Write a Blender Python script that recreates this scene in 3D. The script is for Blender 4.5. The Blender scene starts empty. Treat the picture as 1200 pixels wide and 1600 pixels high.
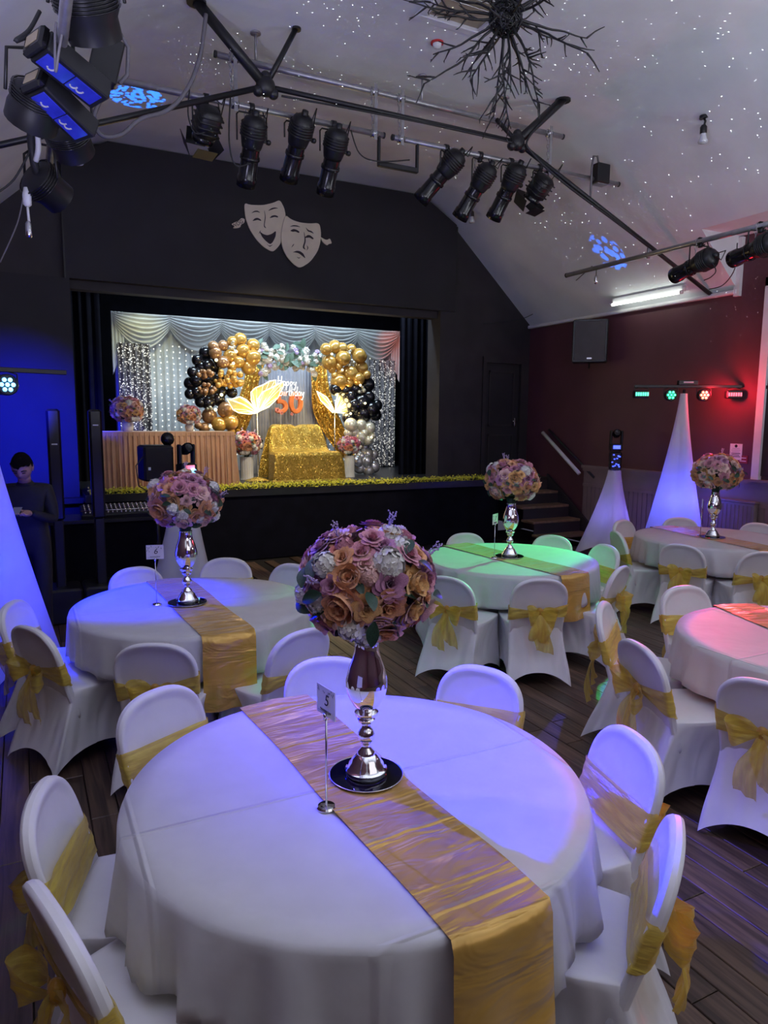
import bpy, math, random
from mathutils import Vector, Matrix, Euler
random.seed(7)
scene = bpy.context.scene
COL = scene.collection
PI = math.pi

# ------------------------------------------------------------------ camera
F_PX, YAW, PITCH, ROLL, CAM_H = 1106.5, .4695, .1325, .0085, 1.995
def cam_basis():
    cy, sy, cp, sp = math.cos(YAW), math.sin(YAW), math.cos(PITCH), math.sin(PITCH)
    fwd = Vector((sy*cp, cy*cp, -sp)); right = Vector((cy, -sy, 0)); up = right.cross(fwd)
    cr, sr = math.cos(ROLL), math.sin(ROLL)
    return cr*right+sr*up, -sr*right+cr*up, fwd
CR, CU, CF = cam_basis()
CAM = Vector((0, 0, CAM_H))
cd = bpy.data.cameras.new('camera'); cam = bpy.data.objects.new('camera', cd); COL.objects.link(cam)
cd.sensor_fit = 'VERTICAL'; cd.sensor_height = 32; cd.lens = F_PX/1600*32; cd.clip_start = .05
m = Matrix.Identity(4)
for i in range(3):
    m[i][0], m[i][1], m[i][2], m[i][3] = CR[i], CU[i], -CF[i], CAM[i]
cam.matrix_world = m
scene.camera = cam
def _ray(px, py): return CR*((px-600)/F_PX)+CU*((800-py)/F_PX)+CF
def at_y(px, py, y): d = _ray(px, py); return CAM+d*(y/d.y)
def at_x(px, py, x): d = _ray(px, py); return CAM+d*(x/d.x)
def at_z(px, py, z): d = _ray(px, py); return CAM+d*((z-CAM_H)/d.z)
def to_px(P):
    v = Vector(P)-CAM; d = v.dot(CF)
    if d <= .05: return None
    return 600+F_PX*v.dot(CR)/d, 800-F_PX*v.dot(CU)/d, d

# ------------------------------------------------------------------ world, light, exposure
scene.view_settings.view_transform = 'Standard'; scene.view_settings.look = 'None'
scene.view_settings.gamma = 1; scene.view_settings.use_curve_mapping = False
scene.view_settings.exposure = 0.0
scene.cycles.max_bounces = 6; scene.cycles.diffuse_bounces = 3; scene.cycles.glossy_bounces = 4; scene.cycles.transparent_max_bounces = 10; scene.cycles.transmission_bounces = 4
w = bpy.data.worlds.new('world'); scene.world = w; w.use_nodes = True
w.node_tree.nodes['Background'].inputs[0].default_value = (.55, .55, .8, 1)
w.node_tree.nodes['Background'].inputs[1].default_value = .10

def lamp(name, kind, loc, aim=None, energy=100, color=(1, 1, 1), size=.1, p=None, q=.3, nodes=None):
    l = bpy.data.lights.new(name, kind); l.energy = energy; l.color = color
    if kind == 'AREA':
        l.size = size
        if p: l.shape = 'RECTANGLE'; l.size_y = p
    else: l.shadow_soft_size = size
    if kind == 'SPOT': l.spot_size = math.radians(p); l.spot_blend = q
    o = bpy.data.objects.new(name, l); COL.objects.link(o); o.location = loc
    if aim is not None: o.rotation_euler = (Vector(aim)-Vector(loc)).to_track_quat('-Z', 'Y').to_euler()
    if nodes: nodes(l)
    return o
# added unseen fill lights, mostly turned up at the ceiling, neutral to slightly violet
lamp('rear_fill', 'AREA', (3.4, -2.6, 3.5), (3.6, 5, 1.8), 26, (.95, .94, 1), 5, 1.6)
lamp('ceiling_fill_rear', 'AREA', (3.5, -.6, 2.4), (3.5, -.2, 5.5), 262, (.84, .88, 1), 6.0, 1.0)
lamp('ceiling_fill_left', 'AREA', (-.95, 2.2, 2.6), (-.2, 2.9, 5.2), 110, (.66, .66, 1), .4, 2.6)
lamp('ceiling_fill_right', 'AREA', (7.9, 1.6, 2.6), (7.2, 2.4, 5.2), 75, (.86, .92, 1), .4, 2.6)

# party lamps (most housings are built further down)
def dir_coords(nt):
    tc = nt.nodes.new('ShaderNodeTexCoord'); return tc.outputs['Normal']
def gobo(scale, thr, strength, soft=.02, invert=False):
    def f(l):
        l.use_nodes = True; nt = l.node_tree; em = nt.nodes['Emission']
        v = nt.nodes.new('ShaderNodeTexVoronoi'); v.inputs['Scale'].default_value = scale
        nt.links.new(dir_coords(nt), v.inputs['Vector'])
        mr = nt.nodes.new('ShaderNodeMapRange'); mr.inputs[1].default_value = thr; mr.inputs[2].default_value = thr+soft
        mr.inputs[3].default_value = strength; mr.inputs[4].default_value = 0.0
        nt.links.new(v.outputs['Distance'], mr.inputs[0]); nt.links.new(mr.outputs[0], em.inputs['Strength'])
    return f
BLUE = (.0, .008, 1)
lamp('left_stand_par_blue', 'SPOT', (-.12, 5.75, 2.22), (1.85, 1.55, .85), 3600, (.0, .008, 1), .04, 27, .7)
lamp('left_stand_par_blue_low', 'SPOT', (-.1, 5.75, 2.18), (.55, 5.1, .76), 1300, BLUE, .04, 44, .9)
lamp('pier_bloom_fill', 'SPOT', (-.15, 6.1, 2.25), (-.12, 10, 1.75), 3600, BLUE, .04, 40, 1.0)  # added spot standing in for the blue bloom over the left pier
lamp('left_scrim_uplight', 'POINT', (-.30, 5.9, .9), None, 34, BLUE, .06)
lamp('led_bar_beam', 'SPOT', (.2, 4.3, 3.75), (1.4, 2.5, .76), 800, (.12, .08, 1), .12, 40, .9)
lamp('right_stand_green', 'SPOT', (7.36, 6.45, 2.28), (4.0, 5.2, .76), 1200, (.02, 1, .28), .03, 21, .4)
lamp('right_stand_red', 'SPOT', (7.74, 6.2, 2.25), (4.2, 2.6, .76), 700, (1, .06, .09), .03, 27, .5)
lamp('red_bloom_fill', 'POINT', (7.76, 6.16, 2.34), None, 22, (1, .02, .04), .05)  # added point light in place of the red haze around the lamp
lamp('right_stand_blue', 'SPOT', (7.2, 6.5, 2.28), (2.6, 2.0, .6), 300, (.12, .10, 1), .03, 40, .6)
lamp('scrim_uplight', 'POINT', (7.55, 6.4, .95), None, 22, (.06, .07, 1), .06)
lamp('scrim_uplight_small', 'POINT', (7.6, 7.6, .6), None, 5, (.22, .18, 1), .05)
lamp('star_projector', 'SPOT', (1.7, 7.2, 1.75), (4.4, 5.4, 5.48), 480, (.9, 1, 1), .002, 100, .3, gobo(80, .06, 14))
lamp('gobo_ceiling_left', 'SPOT', (1.72, 7.25, 1.7), at_z(215, 150, 5.48), 700, (.0, .16, 1), .004, 8.5, .12, gobo(70, .5, 3, .06))
lamp('gobo_ceiling_right', 'SPOT', (7.4, 7.3, 1.8), at_x(955, 437, 7.38), 170, (.0, .16, 1), .004, 11, .12, gobo(34, .5, 3, .06))
lamp('gobo_floor_green', 'SPOT', (7.02, 6.2, 2.2), at_z(925, 1080, 0), 260, (.05, 1, .2), .01, 5.5, .15)
# stage lamps
lamp('stage_wash_cool', 'AREA', (3.9, 10.7, 4.3), (3.9, 13, 2.4), 130, (.66, .84, 1), 3.6, .3)
lamp('swag_relief_fill', 'AREA', (4.1, 12.45, 4.35), (4.1, 12.95, 3.0), 42, (.70, .88, 1), 4.6, .15)  # added grazing light that brings out the swag folds
lamp('stage_border_pink', 'SPOT', (6.2, 11.6, 4.3), (6.75, 12.9, 3.3), 60, (1, .25, .18), .05, 34, .8)
lamp('stage_border_warm', 'SPOT', (1.9, 11.6, 4.2), (1.9, 12.9, 3.1), 60, (1, .95, .45), .05, 50, .9)
lamp('stage_wash_front', 'SPOT', (3.4, 7.0, 4.7), (3.3, 10.6, 1.3), 430, (1, .86, .60), .1, 60, .5)

# ------------------------------------------------------------------ mesh builder
class MB:
    def __init__(s): s.v = []; s.f = []; s.mi = []; s.cur = 0
    def _add(s, vs, fs):
        b = len(s.v); s.v += [tuple(v) for v in vs]
        for f in fs: s.f.append(tuple(i+b for i in f)); s.mi.append(s.cur)
        return s
    def box(s, c, d, rot=None):
        x, y, z = d[0]/2, d[1]/2, d[2]/2
        vs = [Vector(p) for p in ((-x,-y,-z),(x,-y,-z),(x,y,-z),(-x,y,-z),(-x,-y,z),(x,-y,z),(x,y,z),(-x,y,z))]
        if rot is not None: vs = [rot @ v for v in vs]
        vs = [v+Vector(c) for v in vs]
        return s._add(vs, [(3,2,1,0),(4,5,6,7),(0,1,5,4),(1,2,6,5),(2,3,7,6),(3,0,4,7)])
    def bbox(s, a, b):
        return s.box([(p+q)/2 for p, q in zip(a, b)], [abs(q-p) for p, q in zip(a, b)])
    def cbox(s, c, d, ch, rot=None):
        """box with chamfered vertical and horizontal edges"""
        x, y, z = d[0]/2, d[1]/2, d[2]/2; vs = []; fs = []
        rings = [(z, ch), (z-ch, 0), (-z+ch, 0), (-z, ch)]
        for zz, i in rings:
            X, Y = x-i, y-i; k = ch
            for px, py in ((X-k,-Y),(X,-Y+k),(X,Y-k),(X-k,Y),(-X+k,Y),(-X,Y-k),(-X,-Y+k),(-X+k,-Y)): vs.append(Vector((px, py, zz)))
        for r in range(3):
            for j in range(8): a = r*8+j; b = r*8+(j+1) % 8; fs.append((a+8, b+8, b, a))
        fs.append(tuple(range(8))); fs.append(tuple(range(31, 23, -1)))
        if rot is not None: vs = [rot @ v for v in vs]
        return s._add([v+Vector(c) for v in vs], fs)
    def grid(s, nu, nv, fn, cu=False, cv=False):
        vs = [fn(i/(nu if cu else nu-1), j/(nv if cv else nv-1)) for i in range(nu) for j in range(nv)]; fs = []
        for i in range(nu if cu else nu-1):
            for j in range(nv if cv else nv-1):
                a = i*nv+j; b = ((i+1) % nu)*nv+j; c = ((i+1) % nu)*nv+(j+1) % nv; d = i*nv+(j+1) % nv
                fs.append((a, b, c, d))
        return s._add(vs, fs)
    def lathe(s, prof, n=24, c=(0, 0, 0), rot=None):
        c = Vector(c)
        def fn(u, v):
            k = min(int(round(v*(len(prof)-1))), len(prof)-1); r, z = prof[k]; a = 2*PI*u
            p = Vector((r*math.cos(a), r*math.sin(a), z)); 
            if rot is not None: p = rot @ p
            return p+c
        return s.grid(n, len(prof), fn, cu=True)
    def tube(s, path, r, n=8, closed=False, cap=True):
        P = [Vector(p) for p in path]; k = len(P); R = r if isinstance(r, (list, tuple)) else [r]*k
        T = []
        for i in range(k):
            a = P[i-1] if (i > 0 or closed) else P[i]; b = P[(i+1) % k] if (i < k-1 or closed) else P[i]
            t = b-a; T.append(t.normalized() if t.length > 1e-9 else Vector((0, 0, 1)))
        up = Vector((0, 0, 1)) if abs(T[0].z) < .9 else Vector((1, 0, 0))
        N = (up-T[0]*up.dot(T[0])).normalized(); vs = []
        for i in range(k):
            N = (N-T[i]*N.dot(T[i])); N = N.normalized() if N.length > 1e-6 else T[i].orthogonal().normalized()
            B = T[i].cross(N)
            for j in range(n): a = 2*PI*j/n; vs.append(P[i]+(N*math.cos(a)+B*math.sin(a))*R[i])
        fs = []
        for i in range(k if closed else k-1):
            for j in range(n):
                a = i*n+j; b = i*n+(j+1) % n; q = (i+1) % k
                fs.append((a, b, q*n+(j+1) % n, q*n+j))
        if cap and not closed: fs.append(tuple(range(n-1, -1, -1))); fs.append(tuple(range((k-1)*n, k*n)))
        return s._add(vs, fs)
    def sphere(s, c, r, nu=14, nv=9, sc=(1, 1, 1), rot=None):
        c = Vector(c)
        def fn(u, v):
            a = 2*PI*u; b = PI*(v*.998+.001)
            p = Vector((math.sin(b)*math.cos(a)*r*sc[0], math.sin(b)*math.sin(a)*r*sc[1], -math.cos(b)*r*sc[2]))
            if rot is not None: p = rot @ p
            return p+c
        return s.grid(nu, nv, fn, cu=True)
    def plate(s, pts, n):
        """flat polygon (list of 3D points) given thickness along vector n"""
        n = Vector(n); k = len(pts); A = [Vector(p) for p in pts]
        fs = [tuple(range(k)), tuple(range(2*k-1, k-1, -1))]+[(i+k, (i+1) % k+k, (i+1) % k, i) for i in range(k)]
        return s._add(A+[a+n for a in A], fs)
    def ribbon(s, path, width, normal_side):
        """strip of quads: path points, half-width vectors"""
        P = [Vector(p) for p in path]; W = [Vector(q) for q in normal_side]
        vs = []
        for p, q in zip(P, W): vs += [p-q*width/2, p+q*width/2]
        return s._add(vs, [(2*i, 2*i+1, 2*i+3, 2*i+2) for i in range(len(P)-1)])
    def join(s, o, M=None):
        vs = [(M @ Vector(v)) for v in o.v] if M is not None else o.v
        return s._add(vs, o.f)
    def mesh(s, name, mats, smooth=True):
        me = bpy.data.meshes.new(name); me.from_pydata(s.v, [], s.f); 
        for q in (mats if isinstance(mats, (list, tuple)) else [mats]): me.materials.append(q)
        if any(s.mi): me.polygons.foreach_set('material_index', s.mi)
        if smooth: me.polygons.foreach_set('use_smooth', [True]*len(me.polygons))
        me.validate(); me.update(); return me
    def build(s, name, mats, parent=None, smooth=True, sharp=None, loc=None, rot=None):
        me = s.mesh(name, mats, smooth)
        if sharp and smooth: me.set_sharp_from_angle(angle=math.radians(sharp))
        return link(name, me, parent, loc, rot)
def link(name, me, parent=None, loc=None, rot=None):
    o = bpy.data.objects.new(name, me); COL.objects.link(o)
    if parent is not None: o.parent = parent
    if loc is not None: o.location = loc
    if rot is not None: o.rotation_euler = rot
    return o
def tag(o, label=None, cat=None, group=None, kind=None):
    if label: o['label'] = label
    if cat: o['category'] = cat
    if group: o['group'] = group
    if kind: o['kind'] = kind
    return o
def thing(name, label, cat, loc=(0, 0, 0), rz=0, group=None):
    o = bpy.data.objects.new(name, None); COL.objects.link(o); o.location = loc; o.rotation_euler = (0, 0, rz)
    o.empty_display_size = .1
    return tag(o, label, cat, group)
def copy_tree(o, parent=None):
    c = o.copy(); COL.objects.link(c); c.parent = parent
    for ch in list(o.children): copy_tree(ch, c)
    return c
def put(o, loc, rz=None, label=None, group=None, scale=None):
    o.location = loc
    if rz is not None: o.rotation_euler = (0, 0, rz)
    if label: o['label'] = label
    if group: o['group'] = group
    if scale: o.scale = (scale,)*3
    return o
def struct(o): o['kind'] = 'structure'; return o
def text_mesh(txt, size, ext=.002, bevel=0, name='lettering', align='CENTER', shear=0):
    cu = bpy.data.curves.new('t', 'FONT'); cu.body = txt; cu.size = size; cu.extrude = ext; cu.bevel_depth = bevel
    cu.align_x = align; cu.align_y = 'CENTER'; cu.shear = shear; cu.resolution_u = 4
    ob = bpy.data.objects.new('t', cu); COL.objects.link(ob)
    dg = bpy.context.evaluated_depsgraph_get(); me = bpy.data.meshes.new_from_object(ob.evaluated_get(dg))
    me.name = name; bpy.data.objects.remove(ob); bpy.data.curves.remove(cu); return me

# ------------------------------------------------------------------ materials
def mat(name, col, rough=.6, metal=0., spec=.5, var=.12, vscale=6, bump=0., bscale=40, sheen=0., emit=None, es=0., alpha=None, trans=0., coat=0., aniso=0., stretch=None):
    m = bpy.data.materials.new(name); m.use_nodes = True; nt = m.node_tree; b = nt.nodes['Principled BSDF']
    b.inputs['Roughness'].default_value = rough; b.inputs['Metallic'].default_value = metal
    b.inputs['Specular IOR Level'].default_value = spec
    if sheen: b.inputs['Sheen Weight'].default_value = sheen
    if coat: b.inputs['Coat Weight'].default_value = coat
    if trans: b.inputs['Transmission Weight'].default_value = trans
    c = (*col, 1)
    tc = nt.nodes.new('ShaderNodeTexCoord'); vec = tc.outputs['Object']
    if stretch:
        mp = nt.nodes.new('ShaderNodeMapping'); mp.inputs['Scale'].default_value = stretch; nt.links.new(vec, mp.inputs[0]); vec = mp.outputs[0]
    if var:
        n = nt.nodes.new('ShaderNodeTexNoise'); n.inputs['Scale'].default_value = vscale; n.inputs['Detail'].default_value = 4
        nt.links.new(vec, n.inputs['Vector'])
        r = nt.nodes.new('ShaderNodeValToRGB'); r.color_ramp.elements[0].position = .3; r.color_ramp.elements[1].position = .7
        r.color_ramp.elements[0].color = tuple(max(0, x*(1-var)) for x in col)+(1,)
        r.color_ramp.elements[1].color = tuple(min(1, x*(1+var)) for x in col)+(1,)
        nt.links.new(n.outputs['Fac'], r.inputs[0]); nt.links.new(r.outputs[0], b.inputs['Base Color'])
    else: b.inputs['Base Color'].default_value = c
    if bump:
        n2 = nt.nodes.new('ShaderNodeTexNoise'); n2.inputs['Scale'].default_value = bscale; n2.inputs['Detail'].default_value = 3
        nt.links.new(vec, n2.inputs['Vector'])
        bp = nt.nodes.new('ShaderNodeBump'); bp.inputs['Strength'].default_value = bump; bp.inputs['Distance'].default_value = .02
        nt.links.new(n2.outputs['Fac'], bp.inputs['Height']); nt.links.new(bp.outputs[0], b.inputs['Normal'])
    if emit: b.inputs['Emission Color'].default_value = (*emit, 1); b.inputs['Emission Strength'].default_value = es
    if alpha is not None: b.inputs['Alpha'].default_value = alpha
    return m
def glow(name, col, es, sampled=False):
    m = mat(name, (.8, .8, .8), .4, var=0, emit=col, es=es)
    m.cycles.emission_sampling = 'AUTO' if sampled else 'NONE'
    return m
def sheer(name, col, opacity, rough=.35, spec=.5, bscale=30, var=.25, bump=.5, stretch=None):
    """see-through woven cloth: transparent holes mixed with a thin translucent weave"""
    m = mat(name, col, rough, spec=spec, var=var, vscale=9, bump=bump, bscale=bscale, stretch=stretch, sheen=.3)
    nt = m.node_tree; b = nt.nodes['Principled BSDF']; out = nt.nodes['Material Output']
    tl = nt.nodes.new('ShaderNodeBsdfTranslucent'); tl.inputs[0].default_value = (*col, 1)
    m1 = nt.nodes.new('ShaderNodeMixShader'); m1.inputs[0].default_value = .3
    nt.links.new(b.outputs[0], m1.inputs[1]); nt.links.new(tl.outputs[0], m1.inputs[2])
    if opacity < 1:
        tr = nt.nodes.new('ShaderNodeBsdfTransparent'); tr.inputs[0].default_value = (*[.5+.5*x for x in col], 1); m2 = nt.nodes.new('ShaderNodeMixShader'); m2.inputs[0].default_value = opacity
        nt.links.new(tr.outputs[0], m2.inputs[1]); nt.links.new(m1.outputs[0], m2.inputs[2]); nt.links.new(m2.outputs[0], out.inputs[0])
    else: nt.links.new(m1.outputs[0], out.inputs[0])
    return m
M = {}
M['plaster'] = mat('white painted plaster', (.70, .72, .76), .75, var=.06, vscale=2.2, bump=.15, bscale=8)
M['black_wall'] = mat('matt black painted wall', (.018, .016, .021), .7, var=.2, vscale=2, bump=.05)
M['black_wall2'] = mat('worn black painted wall', (.026, .021, .026), .65, var=.25, vscale=3, bump=.06)
M['maroon'] = mat('maroon wall paint', (.105, .036, .052), .55, var=.12, vscale=2, bump=.06, bscale=20)
M['wainscot'] = mat('brown painted panelling', (.22, .155, .16), .5, var=.12, vscale=3)
M['white_paint'] = mat('white gloss paint', (.75, .75, .78), .35, var=.05)
M['black'] = mat('black powder coat', (.012, .012, .014), .4, var=.2)
M['black_gloss'] = mat('black plastic', (.01, .01, .012), .22, var=.1)
M['black_cloth'] = mat('black stage drape', (.004, .004, .009), .95, spec=.15, var=.3)
M['steel'] = mat('galvanised pipe', (.42, .41, .43), .38, metal=.75, var=.15, vscale=12)
M['chrome'] = mat('chrome', (.9, .9, .92), .05, metal=1, var=0)
M['silver'] = mat('brushed silver', (.7, .7, .72), .25, metal=1, var=.05)
M['rubber'] = mat('black cable rubber', (.02, .02, .024), .6, var=.1)
M['grey_cable'] = mat('grey cable', (.16, .15, .17), .55, var=.1)
# ------------------------------------------------------------------ the hall
XL, XR, YB, YG, YF, HS = -1.16, 8.1, -4.0, 10.3, 9.55, 1.0    # side walls, back, gable, stage front, stage height
ZC, XC0, XC1, ZE = 5.48, .9, 6.05, 3.62                        # flat ceiling, its two creases, eaves
slope = (ZC-ZE)/(XR-XC1)

# floor: a dark screed with boards laid on it
fm = bpy.data.materials.new('dark brown oak boards'); fm.use_nodes = True; nt = fm.node_tree; b = nt.nodes['Principled BSDF']
tc = nt.nodes.new('ShaderNodeTexCoord'); oi = nt.nodes.new('ShaderNodeObjectInfo')
geo = nt.nodes.new('ShaderNodeNewGeometry')
mp = nt.nodes.new('ShaderNodeMapping'); mp.inputs['Scale'].default_value = (26, 1.6, 1)
nt.links.new(geo.outputs['Position'], mp.inputs[0])
n1 = nt.nodes.new('ShaderNodeTexNoise'); n1.inputs['Scale'].default_value = 1.0; n1.inputs['Detail'].default_value = 8; n1.inputs['Distortion'].default_value = 1.2
nt.links.new(mp.outputs[0], n1.inputs['Vector'])
rp = nt.nodes.new('ShaderNodeValToRGB'); e = rp.color_ramp.elements
e[0].position = .32; e[0].color = (.040, .024, .017, 1); e[1].position = .72; e[1].color = (.17, .105, .07, 1)
nt.links.new(n1.outputs['Fac'], rp.inputs[0])
hs = nt.nodes.new('ShaderNodeHueSaturation'); mr = nt.nodes.new('ShaderNodeMapRange'); mr.inputs[3].default_value = .62; mr.inputs[4].default_value = 1.35
nt.links.new(oi.outputs['Random'], mr.inputs[0]); nt.links.new(mr.outputs[0], hs.inputs['Value']); nt.links.new(rp.outputs[0], hs.inputs['Color'])
nt.links.new(hs.outputs[0], b.inputs['Base Color']); b.inputs['Roughness'].default_value = .42
bp = nt.nodes.new('ShaderNodeBump'); bp.inputs['Strength'].default_value = .25; bp.inputs['Distance'].default_value = .01
nt.links.new(n1.outputs['Fac'], bp.inputs['Height']); nt.links.new(bp.outputs[0], b.inputs['Normal'])
M['oak'] = fm
M['screed'] = mat('dark joint', (.012, .009, .008), .8)
flo = struct(MB().bbox((XL, YB, -.2), (XR, YG+.1, -.018)).build('floor', M['screed'], smooth=False))
PW, PL = .135, 1.55
pm = MB(); g = .0022; c = .003
x0, x1, y0, y1 = -PW/2+g, PW/2-g, -PL/2+g, PL/2-g
pm._add([(x0,y0,-.018),(x1,y0,-.018),(x1,y1,-.018),(x0,y1,-.018),(x0,y0,-c),(x1,y0,-c),(x1,y1,-c),(x0,y1,-c),
         (x0+c,y0+c,0),(x1-c,y0+c,0),(x1-c,y1-c,0),(x0+c,y1-c,0)],
        [(0,1,5,4),(1,2,6,5),(2,3,7,6),(3,0,4,7),(4,5,9,8),(5,6,10,9),(6,7,11,10),(7,4,8,11),(8,9,10,11)])
plank_me = pm.mesh('plank', M['oak'], smooth=False)
rnd = random.Random(3); cand = []
ncol = int((XR-XL)/PW)
for i in range(ncol):
    x = XL+PW*(i+.5)+.01; y = YB+PL*.5+rnd.random()*PL*.9
    while y+PL/2 < YF:
        q = to_px((x, y, 0)); vis = 0
        for yy in (y-PL/2, y, y+PL/2):
            q = to_px((x, yy, 0))
            if q and -60 < q[0] < 1260 and 800 < q[1] < 1660: vis = max(vis, 1/q[2])
        # boards under a tablecloth are hidden: rank them last
        cand.append((vis, x, y)); y += PL
cand.sort(reverse=True)
rest = MB()
for k, (vis, x, y) in enumerate(cand):
    if k < 300 and vis > 0: link('plank', plank_me, flo, (x, y, 0))
    else: rest.join(pm, Matrix.Translation((x, y, 0)))
tag(rest.build('plank_field', M['oak'], flo, smooth=False), kind='stuff')

# ceiling: flat centre, sloped sides with a rounded crease, cut away where the right-hand dormer stands
def ceil_profile(side):
    """points (x, z) from the eaves to the middle"""
    pts = []
    for i in range(7): t = i/6; pts.append((XR+(XC1+.3-XR)*t, ZE+(ZC-.3*slope-ZE)*t))
    for i in range(1, 7):
        t = i/6; a = (XC1+.3, ZC-.3*slope); bb = (XC1, ZC); c2 = (XC1-.35, ZC)
        pts.append(tuple((1-t)**2*a[k]+2*t*(1-t)*bb[k]+t*t*c2[k] for k in (0, 1)))
    mid = (XC0+XC1)/2; pts.append((mid, ZC))
    return pts if side > 0 else [(2*mid-x, z) for x, z in pts]
YD0, YD1, ZD = 3.4, 6.2, 4.27          # dormer in the right slope
XD = XR-(ZD-ZE)/slope
cb = MB()
def strip(prof, ya, yb_):
    cb._add([(x, y, z) for x, z in prof for y in (ya, yb_)], [(2*i, 2*i+1, 2*i+3, 2*i+2) for i in range(len(prof)-1)])
pr = ceil_profile(1); pl = ceil_profile(-1)
strip(pl, YB, YG); strip(pr, YD1, YG); strip(pr, YB, YD0)
upper = [(XD, ZD)]+[p for p in pr if p[0] < XD-.02]
strip(upper, YD0, YD1)
cb._add([(XD, YD0, ZD), (XR, YD0, ZD), (XR, YD1, ZD), (XD, YD1, ZD)], [(0, 1, 2, 3)])
for y in (YD0, YD1): cb._add([(XD, y, ZD), (XR, y, ZD), (XR, y, ZE)], [(0, 1, 2)])
ceil = struct(cb.build('ceiling', M['plaster'], smooth=True, sharp=25))

# side and back walls
wr = MB().bbox((XR, YB, 0), (XR+.2, YG+.2, ZE)); wr.bbox((XR, YD0, ZE), (XR+.2, YD1, ZD))
wall_right = struct(wr.build('wall_right', M['maroon'], smooth=False))
struct(MB().bbox((XL-.2, YB, 0), (XL, YG+.2, ZE)).build('wall_left', M['maroon'], smooth=False))
gp = [(XL, 0), (XR, 0)]+[(x, z) for x, z in pr]+[(x, z) for x, z in reversed(pl)]
struct(MB().plate([(x, YB, z) for x, z in gp], (0, -.2, 0)).build('wall_back', M['maroon'], smooth=False))
# eaves trim, panelling with its rail and the low boards
tr = MB().bbox((XR-.07, YD1-.02, ZE-.05), (XR-.002, YG-.02, ZE+.0)); tr.bbox((XR-.05, YD1-.06, ZE-.08), (XR, YD1+.02, ZD-.02))
tr.tube([(XR-.06, YG-.03, ZE-.03), (XR-.06, YD1, ZE-.03)], .025, 8)
struct(tr.build('trim_1', M['white_paint'], smooth=False))
DH, DY = 1.25, 8.76
wp = MB().bbox((XR-.03, YB, 0), (XR, DY, DH-.03))
panel = struct(wp.build('trim_2', M['wainscot'], smooth=False))
struct(MB().bbox((XR-.075, YB, DH-.03), (XR, DY+.02, DH+.015)).bbox((XR-.05, YB, DH-.08), (XR-.03, DY+.01, DH-.03)).bbox((XR-.045, YB, .93), (XR-.03, DY, .97)).build('trim_3', M['wainscot'], smooth=False))
bw = .088; y = DY-.02; k = 0
bm_ = MB().cbox((0, 0, 0), (.014, bw-.008, .88), .003); board_me = bm_.mesh('board', M['wainscot'], smooth=False)
while y > 4.0:
    link('board', board_me, panel, (XR-.034, y-bw/2, .49)); y -= bw
struct(MB().bbox((XR-.05, YB, 0), (XR-.03, DY, .14)).build('baseboard_right', M['wainscot'], smooth=False))

# gable wall with the stage opening: pier, fascia, right-hand wall with the stage door
OX0, OX1, OZ = .62, 6.18, 3.73
wf = MB()
wf.bbox((XL, YG, 0), (OX0-.04, YG+.2, ZE)); wf.bbox((6.44, YG, 0), (7.12, YG+.2, ZE)); wf.bbox((7.95, YG, 0), (XR, YG+.2, ZE)); wf.bbox((7.12, YG, 3.02), (7.95, YG+.2, ZE))
gp2 = [(XL, ZE), (OX0-.04, ZE), (6.44, ZE), (XR, ZE)]+list(pr)+list(reversed(pl))
wf.plate([(x, YG, z) for x, z in gp2], (0, .2, 0))
wall_front = struct(wf.build('wall_front', M['black_wall2'], smooth=False))
# fascia board over the opening, standing proud of the gable
zr = ZC-(6.44-XC1)*slope-.03
fa = MB().plate([(x, 10.17, z) for x, z in ((OX0-.03, OZ), (6.44, OZ), (6.44, zr), (XC1-.25, ZC-.012), (XC0+.25, ZC-.012), (OX0-.03, ZC-(XC0-OX0+.03)*slope-.06))], (0, .125, 0))
struct(fa.build('trim_4', M['black_wall'], smooth=False))
struct(MB().bbox((OX0-.05, 10.17, HS), (OX0-.03, 10.2, ZC-.6)).bbox((6.43, 10.19, OZ-.0), (6.475, 10.3, zr-.02)).build('trim_5', M['black'], smooth=False))
struct(MB().bbox((OX1, 10.2, HS), (6.47, YG+.3, OZ)).build('trim_6', M['black_wall2'], smooth=False))
pn = MB().bbox((XL, 10.05, .93), (OX0, YG, OZ-.02)); pn.bbox((XL, 9.9, .86), (OX0+.03, YG, .93)); pn.bbox((XL, 10.1, 0), (OX0, YG, .86))
struct(pn.build('trim_7', M['black_wall'], smooth=False))
# stage door
d = MB().bbox((7.16, YG+.04, HS), (7.92, YG+.09, 2.96))
door = struct(d.build('door_1', M['black_wall'], smooth=False))
MB().bbox((7.10, YG-.03, HS), (7.17, YG+.1, 3.03)).bbox((7.91, YG-.03, HS), (7.98, YG+.1, 3.03)).bbox((7.10, YG-.035, 2.95), (7.98, YG+.1, 3.05)).build('door_frame', M['black_wall2'], door, smooth=False)
for (a, b2) in ((1.15, 1.72), (1.86, 2.82)):
    f_ = MB()
    for (p, q) in (((7.27, YG+.025, a), (7.81, YG+.045, a+.03)), ((7.27, YG+.025, b2-.03), (7.81, YG+.045, b2)), ((7.27, YG+.025, a), (7.30, YG+.045, b2)), ((7.78, YG+.025, a), (7.81, YG+.045, b2))): f_.bbox(p, q)
    f_.build('door_panel', M['black_wall2'], door, smooth=False)
MB().tube([(7.85, YG+.04, 1.95), (7.85, YG-.02, 1.95), (7.76, YG-.02, 1.95)], .01, 8).cbox((7.85, YG+.03, 1.93), (.04, .012, .16), .003).build('door_handle', M['silver'], door)

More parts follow.
